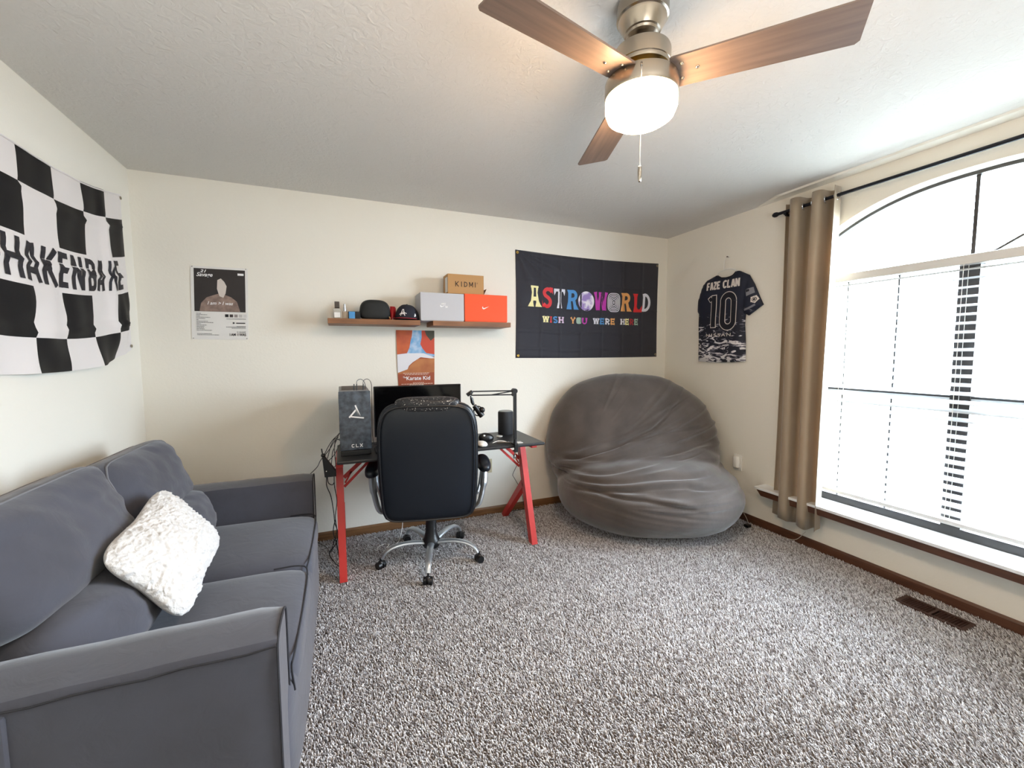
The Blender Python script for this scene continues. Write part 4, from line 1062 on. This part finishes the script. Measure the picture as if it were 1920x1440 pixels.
    for t, a, b_ in ((.745,.14,.86),(.768,.18,.82),(.915,.4,.7),(.935,.08,.95),(.95,.3,.7)):
        u = a
        while u < b_: wdt = random.uniform(.03,.07); bar(u, min(u+wdt, b_), t, t+.010); u += wdt+.014
    sheet('print', (V, Fc), f5, pcol('pale_ink', (214, 190, 170), .6), T)
posters()

# ------------------------------------------------------------------ black banner with coloured lettering
def banner():
    T = thing('black_banner', (2.11, D-.001, 1.30), 'dark wall banner with multicoloured lettering, pinned beside the corner', 'banner')
    U0, U1, V0, V1 = 1.360, 2.858, 1.302, 2.196
    def dep(u, v):
        s, t = (u-U0)/(U1-U0), (v-V0)/(V1-V0)
        f = .006
        # press folds from packing and drag lines from the upper desk-side grommet
        for k in (.155, .28, .42, .57, .72, .87): f += .006*math.exp(-((s-k)/.006)**2)
        for k in (.08, .25, .48, .73): f += .006*math.exp(-((t-k-.01*math.sin(s*14))/.008)**2)
        a = math.atan2(1-t, s+.001); r = math.hypot(s, 1-t)
        f += .020*max(0, math.sin(a*16))*math.exp(-r*3.4)*min(1, r*12)
        f += .004*noise.noise(Vector((s*4, t*3, 0)))
        e = min(s, 1-s, t, 1-t)
        return max(.0025, f*min(1, e*30+.3))
    def place(u, v):
        s, t = (u-U0)/(U1-U0), (v-V0)/(V1-V0)
        sag = -.016*math.sin(s*math.pi)*t+.004*math.sin(s*math.pi)*(1-t)*-1
        pin = .010*math.sin(t*math.pi)*(1-2*s)
        return u+pin*.6, v+sag
    def fm(e): return lambda u, v: (place(u, v)[0], D-dep(u, v)-e*1.0, place(u, v)[1])
    n, m = 150, 90; vs = []; fs = []
    for j in range(m+1):
        for i in range(n+1):
            vs.append(fm(0)(U0+(U1-U0)*i/n, V0+(V1-V0)*j/m))
    for j in range(m):
        for i in range(n): a = j*(n+1)+i; fs.append((a, a+1, a+n+2, a+n+1))
    MB().add(vs, fs).build('cloth', m_banner, T, angle=80)
    f = fm(.0016); fo = fm(.0010)
    C = {'y': (236,228,166), 'r': (206,34,40), 'w': (216,216,226), 'b': (66,134,196), 'm': (184,46,164), 'o': (222,160,94), 'g': (150,178,160), 'p': (214,190,216), 'd': (170,40,50)}
    cm = lambda k: pcol('banner_ink_'+k, C[k], .6)
    zt, zb = 1.91, 1.738
    def put(geo, k): sheet('lettering', geo, f, cm(k), T, cut=.04)
    def join(*gs):
        V = []; Fc = []
        for a, b_ in gs: n_ = len(V); V += a; Fc += [[i+n_ for i in q] for q in b_]
        return V, Fc
    def quad(*p): return poly(p)
    def curve(pts, ws):
        P = [Vector(p) for p in pts]; V = []; Fc = []
        for i, p in enumerate(P):
            d = (P[min(i+1, len(P)-1)]-P[max(i-1, 0)]).normalized(); nn = Vector((-d.y, d.x)); w_ = ws[i] if isinstance(ws, list) else ws
            V += [tuple(p+nn*w_/2), tuple(p-nn*w_/2)]
        for i in range(len(P)-1): Fc.append([2*i,2*i+1,2*i+3,2*i+2])
        return V, Fc
    # A
    x = 1.464; w_ = .129
    put(join(quad((x,zb),(x+.058,zb),(x+.052,zb+.035),(x+.058,zb+.168),(x+.030,zb+.177),(x+.040,zb+.12),(x+.032,zb+.05)),
             quad((x+.070,zb),(x+w_,zb),(x+.105,zb+.05),(x+.092,zb+.12),(x+.104,zb+.177),(x+.078,zb+.168),(x+.080,zb+.035)),
             quad((x+.030,zb+.160),(x+.104,zb+.160),(x+.104,zb+.177),(x+.030,zb+.177)),
             quad((x+.045,zb+.052),(x+.092,zb+.052),(x+.090,zb+.085),(x+.045,zb+.085))), 'y')
    # S
    x = 1.602; sp = [(x+.095,zt-.035),(x+.075,zt-.018),(x+.045,zt-.016),(x+.022,zt-.040),(x+.032,zt-.068),(x+.062,zt-.088),(x+.080,zt-.115),(x+.072,zt-.148),(x+.042,zt-.162),(x+.012,zt-.142)]
    put(curve(curve2(sp), .031), 'r'); put(quad((x+.072,zt+.004),(x+.103,zt),(x+.106,zt-.055),(x+.088,zt-.03)), 'r'); put(quad((x+.0,zt-.108),(x+.012,zt-.172),(x-.004,zt-.168)), 'r')
    # T
    x = 1.717
    put(join(quad((x,zt-.005),(x+.109,zt-.005),(x+.109,zt-.028),(x,zt-.028)), quad((x,zt-.028),(x+.022,zt-.028),(x+.006,zt-.062)), quad((x+.109,zt-.028),(x+.087,zt-.028),(x+.103,zt-.062)),
             quad((x+.040,zt-.028),(x+.070,zt-.028),(x+.070,zt-.115),(x+.082,zb),(x+.030,zb),(x+.042,zt-.115))), 'w')
    def Rg(x, k, w_):
        put(join(quad((x+.004,zt-.006),(x+.052,zt-.006),(x+.048,zt-.035),(x+.042,zb+.06),(x+.050,zb-.004),(x,zb-.004),(x+.012,zb+.06),(x+.014,zt-.035)),
                 curve([(x+.040,zt-.020)]+[(x+.062+.032*math.cos(a), zt-.052+.034*math.sin(a)) for a in [math.radians(80-16*q) for q in range(11)]]+[(x+.040,zt-.090)], .029),
                 quad((x+.052,zt-.082),(x+.086,zt-.088),(x+.096,zb+.040),(x+w_,zb-.004),(x+.072,zb-.004),(x+.066,zb+.040))), k)
    Rg(1.844, 'b', .123)
    # globe
    cx, cz = 2.046, 1.813
    gm = mat('globe_print', (226, 222, 232), .6, mix=('noise', 14, (150, 126, 190), .45, .58))
    sheet('globe_emblem', poly([(cx+.084*math.cos(t), cz+.088*math.sin(t)) for t in [6.283*k/36 for k in range(36)]]), f, gm, T, cut=.04)
    # W
    x = 2.120
    put(join(curve([(x+.022,zt-.008),(x+.030,zt-.05),(x+.048,zb+.0)], [.036,.022,.040]), curve([(x+.072,zt-.008),(x+.070,zt-.05),(x+.052,zb+.0)], [.030,.018,.040]),
             curve([(x+.090,zt-.008),(x+.092,zt-.05),(x+.112,zb)], [.028,.018,.040]), curve([(x+.142,zt-.008),(x+.134,zt-.05),(x+.118,zb)], [.034,.022,.040])), 'm')
    # concentric rounded O
    cx, cz = 2.346, 1.813
    for q, (a, b_) in enumerate(((.066,.084),(.054,.070),(.042,.056),(.030,.042),(.018,.027),(.006,.014))):
        ring = [(cx+a*math.copysign(abs(math.cos(t))**.55, math.cos(t)), cz+b_*math.copysign(abs(math.sin(t))**.55, math.sin(t))) for t in [6.2832*k/40 for k in range(41)]]
        if q == 5: put(poly(ring[:-1]), 'w')
        else: put(curve(ring, .0075), 'w')
    Rg(2.422, 'o', .130)
    # L
    x = 2.563
    put(join(quad((x,zt-.008),(x+.060,zt-.008),(x+.050,zt-.04),(x+.046,zb+.04),(x+.060,zb+.018),(x+.004,zb-.008),(x+.016,zb+.05),(x+.014,zt-.04)), quad((x+.004,zb-.010),(x+.096,zb-.010),(x+.104,zb+.055),(x+.080,zb+.018),(x+.04,zb+.018))), 'r')
    # D
    x = 2.672
    put(join(curve([(x+.012,zt-.020)]+[(x+.030+.055*math.cos(a), (zt+zb)/2-.002+.073*math.sin(a)) for a in [math.radians(84-14*q) for q in range(13)]]+[(x+.004,zb+.010)], .027),
             quad((x+.004,zt-.008),(x+.040,zt-.008),(x+.036,zt-.04),(x+.030,zb+.05),(x+.020,zb-.002),(x-.012,zb-.002),(x+.004,zb+.05),(x+.010,zt-.04))), 'w')
    cols = iter('y r b p o g m w b w o w y d g'.split())
    v0, v1 = 1.610, 1.664
    for wtxt, a, b_ in (('WISH', 1.606, 1.815), ('YOU', 1.884, 2.056), ('WERE', 2.121, 2.361), ('HERE', 2.423, 2.629)):
        Wd = [.45 if c == 'I' else 1.1 if c == 'W' else .9 for c in wtxt]; k = (b_-a)/(sum(Wd)+.12*(len(wtxt)-1)); u = a
        for c, wc in zip(wtxt, Wd):
            col = next(cols); gl = glyph(c, (u, u+wc*k, v0, v1), .0115, 1.9)
            if wtxt == 'YOU' and c == 'O':
                gl = poly([(u+wc*k/2+wc*k*.48*math.copysign(abs(math.cos(t))**.6, math.cos(t)), (v0+v1)/2+.029*math.copysign(abs(math.sin(t))**.6, math.sin(t))) for t in [6.2832*q/24 for q in range(24)]])
            put(gl, col); u += (wc+.12)*k
    for u, v in ((U0+.018, V1-.022), (U1-.018, V1-.022), (U0+.022, V0+.020), (U1-.018, V0+.022)):
        p = fm(.002)(u, v); MB().lathe([(.004,0),(.011,0),(.012,.002),(.010,.0035),(.004,.0035)], (0,0,0), 20)
        g = MB().lathe([(.0035,0),(.0115,0),(.012,.0015),(.010,.003),(.0035,.003),(.0035,0)], (0,0,0), 20)
        g.v = [(p[0]+a, p[1]-c, p[2]+b2) for a, b2, c in g.v]; g.build('grommet', m_brass if u < 1.5 else m_nickel, T)
def curve2(pts, n=4):
    return [(p.x, p.y) for p in curve_pts([(a, b, 0) for a, b in pts], n)]
banner()

# ------------------------------------------------------------------ chequered flag on the sofa wall
def flag():
    T = thing('chequered_flag', (-L+.001, 2.4, 1.27), 'black and white chequered flag with bold lettering on the sofa wall', 'flag')
    cols = [1.66, 1.79, 2.01, 2.232, 2.448, 2.668, 2.885, 3.095]; rows = [1.272, 1.413, 1.614, 1.807, 2.012, 2.153]
    Y0, Y1, Z0, Z1 = cols[0], cols[-1], rows[0], rows[-1]
    def sag(y): return .098*max(0, (y-2.35)/.74)**2+.06*max(0, (2.2-y)/.6)**2
    def dep(y, z):
        s, t = (y-Y0)/(Y1-Y0), (z-Z0)/(Z1-Z0)
        f = .014+.018*(1-t)**1.2*math.sin(s*math.pi)
        for k in (.20, .50, .80): f += .009*math.exp(-((t-k-.012*math.sin(s*9+k*5))/.014)**2)-.004*math.exp(-((t-k-.03)/.02)**2)
        # the long vertical fold that swallows part of the lettering
        yf = 2.865-.05*(z-1.75)
        f += .026*math.exp(-((y-yf)/.030)**2)*math.exp(-((z-1.75)/.32)**2)
        yg = 2.92+.16*(1.75-z)
        f += .020*math.exp(-((y-yg)/.05)**2)*max(0, min(1, (1.8-z)*3))
        f += .034*noise.noise(Vector((y*3.2, z*4.1, 2)))*(1.1-t)
        f += .013*noise.noise(Vector((y*8, z*7, 4)))*(1.0-.5*t)
        e = min(1, (Y1-y)/.06+.25, (y-Y0)/.06+.25)
        return max(.005, f*e)
    def fm(e): return lambda y, z: (-L+dep(y, z)+e, y+.012*math.sin((z-1.3)*7)*max(0, 1-abs(y-2.95)/.25), z+sag(y))
    mb = MB(); n = 9
    ny = [np.linspace(a, b, 11) for a, b in zip(cols[:-1], cols[1:])]; nz = [np.linspace(a, b, 11) for a, b in zip(rows[:-1], rows[1:])]
    yl = [float(v) for i, a in enumerate(ny) for v in (a if i == 0 else a[1:])]; zl = [float(v) for i, a in enumerate(nz) for v in (a if i == 0 else a[1:])]
    f0 = fm(0); nY = len(yl); vs = [f0(y, z) for z in zl for y in yl]; fs = []; ms = []
    for j in range(len(zl)-1):
        for i in range(nY-1):
            fs.append((j*nY+i, (j*nY+i)+1, (j+1)*nY+i+1, (j+1)*nY+i))
            ci, rj = i//10, j//10
            if rj == 2: k = 1
            else:
                par = {4: 1, 3: 0, 1: 0, 0: 1}[rj]   # 1: cell nearest the corner is white
                k = 1 if ((6-ci) % 2 == 0) == bool(par) else 0
            ms.append(k)
    mb.add(vs, fs); mb.m = ms
    mb.build('cloth', [m_flagb, m_flagw], T, angle=80)
    # lettering
    V = []; Fc = []
    def letter(c, a, b, wd=.0255):
        g, f = glyph(c, (a, b, 1.636, 1.790), .011 if a == 2.836 else wd); n_ = len(V); V.extend(g); Fc.extend([[i+n_ for i in q] for q in f])
    for c, a, b in (('S',1.985,2.075),('H',2.095,2.190),('A',2.205,2.312),('K',2.325,2.425),('E',2.430,2.495),('N',2.520,2.610),('B',2.645,2.722),('A',2.734,2.812),('K',2.836,2.886),('E',2.915,2.985)):
        letter(c, a, b)
    sheet('lettering', (V, Fc), fm(.0022), m_flagk, T, cut=.015)
    hem = MB().tube([fm(.002)(y, Z1-.006) for y in np.linspace(Y0+.005, Y1-.004, 40)], .0035, 6); hem.build('hem', m_flagw, T)
    for y, z in ((Y1-.012, Z1-.02), (Y1-.008, Z0+.025)):
        p = fm(.003)(y, z); g = MB().lathe([(.0035,0),(.009,0),(.009,.003),(.0035,.003),(.0035,0)], (0,0,0), 16)
        g.v = [(p[0]+c, p[1]+a, p[2]+b) for a, b, c in g.v]; g.build('grommet', m_nickel, T)
flag()

# ------------------------------------------------------------------ sports shirt on a hanger
def jersey():
    T = thing('sports_shirt', (R-.03, 2.55, 1.26), 'navy and white camouflage sports shirt hung on the window wall', 'shirt')
    out = [(2.609,1.988),(2.575,1.966),(2.512,1.956),(2.455,1.964),(2.420,1.990),(2.400,1.988),(2.315,1.942),(2.268,1.865),(2.222,1.765),(2.190,1.702),(2.245,1.668),(2.306,1.630),(2.336,1.650),
           (2.340,1.560),(2.328,1.42),(2.323,1.272),(2.45,1.262),(2.60,1.258),(2.776,1.264),(2.782,1.45),(2.788,1.683),(2.806,1.700),(2.803,1.789),(2.775,1.862),(2.749,1.925),(2.709,1.960)]
    P = [Vector(p) for p in out]
    def edge(u, v):
        p = Vector((u, v)); d = 9
        for a, b in zip(P, P[1:]+P[:1]):
            ab = b-a; t = max(0, min(1, (p-a).dot(ab)/ab.dot(ab))); d = min(d, (p-a-ab*t).length)
        return d
    def dep(u, v):
        e = min(1, edge(u, v)/.05)
        f = .022+.030*math.sqrt(e)
        f += .010*math.sin((u-2.3)*26+2*math.sin(v*4))*max(0, min(1, (1.75-v)*2))*e
        f += .006*noise.noise(Vector((u*9, v*6, 1)))
        arm = 2.345-.1*(v-1.65)
        f -= .012*math.exp(-((u-arm)/.012)**2)*(1 if v > 1.64 else 0)
        return f
    bm = bmesh.new(); bv = [bm.verts.new((a, b, 0)) for a, b in out]; bm.faces.new(bv)
    for ax, lo, hi in ((0, 2.18, 2.82), (1, 1.25, 2.0)):
        t = lo
        while t < hi:
            c_ = [0,0,0]; n_ = [0,0,0]; c_[ax] = t; n_[ax] = 1
            bmesh.ops.bisect_plane(bm, geom=bm.verts[:]+bm.edges[:]+bm.faces[:], plane_co=c_, plane_no=n_, dist=1e-5); t += .0165
    bm.verts.ensure_lookup_table(); bm.verts.index_update()
    inv = rootmat(T).inverted(); n = len(bm.verts)
    fr = [Vector((R-dep(v.co.x, v.co.y), v.co.x, v.co.y)) for v in bm.verts]
    bk = [Vector((R-.008, v.co.x, v.co.y)) for v in bm.verts]
    fs = [[v.index for v in f.verts] for f in bm.faces]; allf = fs+[[i+n for i in f[::-1]] for f in fs]
    for e in bm.edges:
        if len(e.link_faces) == 1: a, b = e.verts[0].index, e.verts[1].index; allf.append([a, b, b+n, a+n])
    bm.free()
    mb = MB().add(fr+bk, allf)
    # cloth: dark at the yoke, brush-stroke camouflage growing denser to the hem
    m = bpy.data.materials.new('camouflage_jersey_print'); m.use_nodes = True; nt = m.node_tree; N = nt.nodes.new; K = nt.links.new
    b = nt.nodes['Principled BSDF']; b.inputs['Roughness'].default_value = .7
    tc = N('ShaderNodeTexCoord'); mp = N('ShaderNodeMapping'); mp.inputs['Scale'].default_value = (1, 9, 24); mp.inputs['Rotation'].default_value = (math.radians(10), 0, 0)
    ns = N('ShaderNodeTexNoise'); ns.inputs['Scale'].default_value = 1.15; ns.inputs['Detail'].default_value = 4; ns.inputs['Distortion'].default_value = 1.6
    K(tc.outputs['Object'], mp.inputs[0]); K(mp.outputs[0], ns.inputs['Vector'])
    sx = N('ShaderNodeSeparateXYZ'); K(tc.outputs['Object'], sx.inputs[0])
    mr = N('ShaderNodeMapRange'); mr.inputs['From Min'].default_value = .02; mr.inputs['From Max'].default_value = .40; mr.inputs['To Min'].default_value = .03; mr.inputs['To Max'].default_value = -.14; K(sx.outputs['Z'], mr.inputs['Value'])
    ad = N('ShaderNodeMath'); ad.operation = 'ADD'; K(ns.outputs['Fac'], ad.inputs[0]); K(mr.outputs[0], ad.inputs[1])
    rp = N('ShaderNodeValToRGB'); K(ad.outputs[0], rp.inputs[0]); cr = rp.color_ramp; cr.elements[0].position = .0; cr.elements[0].color = (*lin((14,20,38)), 1)
    cr.elements[1].position = 1; cr.elements[1].color = (*lin((222,220,222)), 1)
    for p, c in ((.475,(14,20,38)),(.49,(104,102,116)),(.525,(120,118,130)),(.54,(216,214,216))): e = cr.elements.new(p); e.color = (*lin(c), 1)
    # fade the print out above the waist
    mr2 = N('ShaderNodeMapRange'); mr2.inputs['From Min'].default_value = .33; mr2.inputs['From Max'].default_value = .44; K(sx.outputs['Z'], mr2.inputs['Value'])
    mx = N('ShaderNodeMixRGB'); K(mr2.outputs[0], mx.inputs[0]); K(rp.outputs[0], mx.inputs[1]); mx.inputs[2].default_value = (*lin((16,24,44)), 1)
    K(mx.outputs[0], b.inputs['Base Color'])
    body = mb.build('body', m, T, angle=60)
    fm = lambda e: (lambda u, v: (R-dep(-u, v)-e, -u, v))       # u runs the reading way (towards the camera)
    def mk(geo, m_, e=.002, cut=.02, name='lettering'): sheet(name, geo, fm(e), m_, T, cut=cut)
    wht = pcol('jersey_white', (214, 206, 200), .7); dk = pcol('jersey_navy', (10, 14, 28), .7)
    def tilt(geo, k, u0): return [(a, b_+k*(a-u0)) for a, b_ in geo[0]], geo[1]
    mk(tilt(word('FAZE', (-2.683, -2.548, 1.868, 1.932), .0150, gap=.12), -.02, -2.683), wht)
    mk(tilt(word('CLAN', (-2.522, -2.368, 1.866, 1.930), .0150, gap=.12), -.02, -2.522), wht)
    one = [[(-2.603,1.548),(-2.603,1.822)],[(-2.603,1.812),(-2.645,1.775)]]
    zer = [(-2.465+.052*math.cos(t), (1.755 if math.sin(t) >= 0 else 1.600)+.052*math.sin(t)) for t in [6.2832*k/28 for k in range(29)]]
    for wd, m_, e in ((.056, wht, .002), (.044, dk, .0032)):
        k = (.056-wd)/2
        mk(stroke([(-2.603,1.548+k),(-2.603,1.822-k)], wd), m_, e, .02, 'number'); mk(stroke([(-2.625,1.800-k*.4),(-2.655+k,1.778)], wd*.8), m_, e, .02, 'number')
        mk(stroke(zer[:-1]+[zer[0]], wd), m_, e, .02, 'number')
    mk(font2d('NISSAN', (-2.672, -2.43, 1.474, 1.500), .012, 1.25), wht, .0035, .012)
    # sleeve patches
    mk(poly([(-2.318,1.828),(-2.262,1.842),(-2.246,1.797),(-2.305,1.775)]), pcol('patch_grey', (120,120,128), .7), .002, .02, 'patch')
    mk(poly([(-2.312,1.824),(-2.288,1.830),(-2.284,1.812),(-2.308,1.806)]), dk, .003, .02, 'patch')
    c0 = (-2.243, 1.746)
    mk(poly([(c0[0]+.026*math.cos(t)*(1.25 if k % 4 == 0 else 1), c0[1]+.026*math.sin(t)*(1.25 if k % 4 == 0 else 1)) for k, t in [(k, 6.2832*k/20) for k in range(20)]]), wht, .002, .02, 'patch')
    mk(poly([(c0[0]+.017*math.cos(t), c0[1]+.017*math.sin(t)) for t in [6.2832*k/18 for k in range(18)]]), dk, .003, .02, 'patch')
    mk(stroke([(c0[0]+.0105*math.cos(t), c0[1]+.0105*math.sin(t)) for t in [6.2832*k/18 for k in range(19)]], .004), wht, .0038, 0, 'patch')
    mk(stroke([(-2.330,1.672),(-2.290,1.682),(-2.235,1.706)], .014), pcol('patch_grey', (120,120,128), .7), .002, .02, 'patch')
    mk(poly([(-2.800,1.760),(-2.788,1.760),(-2.788,1.715),(-2.802,1.715)]), wht, .002, 0, 'patch')
    # collar band
    pts = [Vector((R-dep(u, v)-.002, u, v)) for u, v in ((2.609,1.982),(2.575,1.962),(2.512,1.952),(2.455,1.960),(2.420,1.984))]
    MB().tube(curve_pts(pts, 5), .004, 6).build('collar', dk, T)
    # hanger and nail
    Hn = thing('clothes_hanger', (R-.03, 2.52, 1.96), 'white plastic hanger holding the shirt on a nail', 'hanger')
    MB().tube(curve_pts([(R-.03,2.606,1.985),(R-.032,2.59,2.004),(R-.034,2.53,2.018),(R-.034,2.46,2.014),(R-.032,2.42,1.996)], 6), .0045, 8).build('shoulder_bar', m_white, Hn)
    MB().tube(curve_pts([(R-.03,2.532,2.016),(R-.03,2.537,2.05),(R-.026,2.537,2.09),(R-.022,2.525,2.122),(R-.02,2.508,2.128),(R-.02,2.497,2.112)], 6), .0030, 8).build('hook', m_white, Hn)
    single(MB().cyl((R-.026, 2.514, 2.121), (R-.0005, 2.514, 2.123), .0022, n=8).cyl((R-.028, 2.514, 2.121), (R-.026, 2.514, 2.121), .0050, n=10), 'nail', m_vent, 'small dark nail in the wall above the shirt', 'nail', (R-.001, 2.514, 2.121))
jersey()

# ------------------------------------------------------------------ ceiling fan
def fan():
    cx, cy = .910, 1.120
    T = thing('ceiling_fan', (cx, cy, H), 'brushed nickel three blade ceiling fan with a lit round lamp', 'ceiling fan')
    MB().lathe([(.060,-.0005),(.076,-.004),(.080,-.022),(.079,-.052),(.074,-.056),(.073,-.062),(.055,-.094),(.050,-.096),(.047,-.102),(.030,-.110),(.0135,-.112)], (cx,cy,H), 48).build('canopy', m_nickel, T)
    MB().cyl((cx,cy,H-.112), (cx,cy,2.292), .0125, n=20).lathe([(.020,2.300-2.29),(.020,0),(.013,.012)], (cx,cy,2.29), 20).build('downrod', m_nickel, T)
    MB().lathe([(.014,.060),(.070,.058),(.086,.052),(.088,.046),(.088,.006),(.086,.004),(.086,.0),(.084,-.006),(.070,-.008),(.014,-.008)], (cx,cy,2.238), 56).build('motor_housing', m_nickel, T, angle=30)
    MB().lathe([(.066,.0),(.064,-.010),(.064,-.034),(.090,-.036)], (cx,cy,2.230), 48).build('blade_hub', m_brass, T, angle=30)
    lk = MB().lathe([(.10,.052),(.111,.050),(.113,.046),(.113,.004),(.111,.0),(.106,.0)], (cx,cy,2.150), 56).build('light_housing', m_nickel, T, angle=30)
    MB().lathe([(.104,.006),(.110,.0),(.1105,-.030),(.102,-.052),(.080,-.066),(.045,-.073),(.0001,-.075)], (cx,cy,2.148), 56).build('diffuser', m_glow, T, angle=80)
    for k in range(3):
        a = math.radians(-47.6+120*k); d = Vector((math.cos(a), math.sin(a), 0)); s = Vector((-d.y, d.x, 0))
        pt = math.radians(-11); sd = s*math.cos(pt)-Vector((0,0,1))*math.sin(pt)*-1; nz = d.cross(sd).normalized()
        c = Vector((cx, cy, 2.204)); r0, r1 = .088, .562; w0, w1 = .058, .068; th = .0028
        n = 12; vs = []
        outl = [(r0,-w0*.96),(r0+.01,-w0),(r0+.06,-w0),(r1-.008,-w1),(r1,-w1+.008),(r1+.004,w1-.010),(r1-.006,w1),(r0+.06,w0),(r0+.01,w0),(r0,w0*.96)]
        K = len(outl)
        for e in (-th, th):
            for r, u in outl: vs.append(c+d*r+sd*u+nz*e)
        fs = [tuple(range(K))[::-1], tuple(range(K, 2*K))]+[(i, (i+1)%K, K+(i+1)%K, K+i) for i in range(K)]
        # local mesh so that the grain runs along the blade
        B = MB(); B.add([Vector((r, u, e)) for e in (-th, th) for r, u in outl], fs)
        o = B.build('blade', m_blade, None, smooth=False); o.parent = T
        mw = Matrix((d, sd, nz)).transposed().to_4x4(); mw.translation = c-Vector((cx,cy,H)); o.matrix_local = mw
        for (r, u) in ((r0+.032,-.030),(r0+.032,.026),(r0+.075,-.002)):
            sc = MB(); sc.superq((r, u, -th if nz.z > 0 else th), (.0062,.0062,.0045), sub=6)
            q = sc.build('screw', m_nickel, None); q.parent = o
        br = MB(); q0 = -1 if nz.z > 0 else 1
        br.box((.060,-.030,th+.0004 if q0 < 0 else -th-.0044), (r0+.10,.030,th+.0044 if q0 < 0 else -th-.0004))
        q = br.build('blade_iron', m_brass, None, smooth=False, bevel=.001); q.parent = o
    px, py = .835, 1.027
    MB().tube([(cx-.062, cy-.078, 2.188), (px+.002, py+.003, 2.188), (px, py, 2.183)], .0035, 8).build('chain_socket', m_nickel, T)
    ch = MB()
    z = 2.180
    while z > 1.896: ch.superq((px, py, z), (.0016,.0016,.0016), sub=3); z -= .0042
    ch.cyl((px,py,1.894), (px,py,2.182), .0006, n=4)
    ch.build('pull_chain', m_silver, T)
    MB().lathe([(.002,.0),(.0055,-.003),(.0062,-.018),(.0055,-.030),(.0045,-.044),(.0030,-.046)], (px,py,1.896), 14).build('chain_pull', m_nickel, T)
fan()

# ------------------------------------------------------------------ outlets, floor vent, cords
def plates():
    T = thing('wall_outlet', (1.11, D, .405), 'almond cable outlet plate low on the wall under the desk', 'outlet')
    MB().box((1.076, D-.0065, .347), (1.142, D-.0004, .463)).build('plate', m_beige_pl, T, smooth=False, bevel=.003)
    MB().cyl((1.109, D-.010, .404), (1.109, D-.006, .404), .005, n=12).build('socket', m_black, T)
    for z in (.365, .445): MB().cyl((1.109, D-.0072, z), (1.109, D-.006, z), .0028, n=10).build('screw', m_beige_pl, T)
    T = thing('air_freshener', (R, 2.362, .455), 'white rounded plug-in unit on the wall behind the bean bag', 'plug-in')
    MB().box((R-.042, 2.335, .405), (R-.007, 2.388, .503)).build('unit', m_white, T, bevel=.014, seg=3)
    MB().box((R-.0065, 2.325, .385), (R-.0004, 2.398, .515)).build('plate', m_white, T, smooth=False, bevel=.002)
plates()
def vent():
    T = thing('floor_vent', (2.796, 1.062, FZ), 'dark brown metal floor register below the window', 'vent')
    x0, x1, y0, y1 = 2.737, 2.856, .924, 1.200; z = .0015
    f = MB()
    for a, b in (((x0,y0),(x1,y0+.018)),((x0,y1-.018),(x1,y1)),((x0,y0+.018),(x0+.018,y1-.018)),((x1-.018,y0+.018),(x1,y1-.018)),((x0+.018,(y0+y1)/2-.006),(x1-.018,(y0+y1)/2+.006))):
        f.box((a[0],a[1],FZ+.001), (b[0],b[1],z))
    f.build('frame', m_vent, T, smooth=False)
    MB().box((x0+.01,y0+.01,FZ+.0003), (x1-.01,y1-.01,FZ+.0009)).build('duct', m_blackm, T, smooth=False)
    m0 = None; n = 20
    for k in range(n):
        y = y0+.024+(y1-y0-.048)*k/(n-1)
        if abs(y-(y0+y1)/2) < .008: continue
        if m0 is None: m0 = MB().bar((-.042,0,-.002), (.042,0,-.002), .0040, .0085, ref=(0,.6,1)).build('slat', m_vent, None, smooth=False); o = m0
        else: o = link(m0.copy())
        o.parent = T; o.location = (0, y-1.062, .0075)
vent()
def cords():
    g = [(.185,2.87,.004),(.20,2.93,.004),(.245,2.96,.004),(.27,2.93,.004),(.25,2.90,.004),(.29,2.91,.004),(.33,2.94,.005),(.36,3.02,.01),(.39,3.12,.05),(.40,3.19,.12)]
    single(MB().tube(curve_pts(g, 6), .0022, 6), 'white_cable', m_white, 'thin white charging cable looped on the carpet under the desk', 'cable', (.25, 2.93, 0))
    T = thing('adapter_cord', (2.80, 2.08, 0), 'pale cord with a small black adapter on the carpet by the bean bag', 'cord')
    MB().tube(curve_pts([(2.935,2.30,.10),(2.925,2.24,.04),(2.90,2.19,.006),(2.88,2.12,.004),(2.90,2.04,.004),(2.925,1.95,.004),(2.935,1.86,.02),(2.945,1.80,.10)], 6), .0020, 6).build('lead', pcol('pale_cord', (200, 190, 176), .6), T)
    MB().box((2.835,2.155,.0), (2.875,2.190,.022)).build('adapter', m_black, T, smooth=False, bevel=.003)
    single(MB().tube(curve_pts([(1.365,3.17,.42),(1.34,3.17,.375),(1.318,3.17,.335),(1.312,3.17,.314),(1.322,3.17,.295),(1.345,3.17,.255),(1.379,3.175,.195),(1.41,3.185,.10),(1.42,3.185,.03)], 6), .0022, 6), 'black_cable', m_black, 'thin black cable drooping between the red desk legs', 'cable', (1.38, 3.185, .02))
    single(MB().tube(curve_pts([(1.28,3.18,.004),(1.36,3.17,.004),(1.45,3.175,.005),(1.56,3.16,.004)], 6), .0030, 6), 'floor_cable', m_black, 'black cable lying along the baseboard toward the bean bag', 'cable', (1.4, 3.17, 0))
cords()
for o in list(bpy.data.objects):
    if o.type == 'MESH' and o.data.users == 0: bpy.data.objects.remove(o)
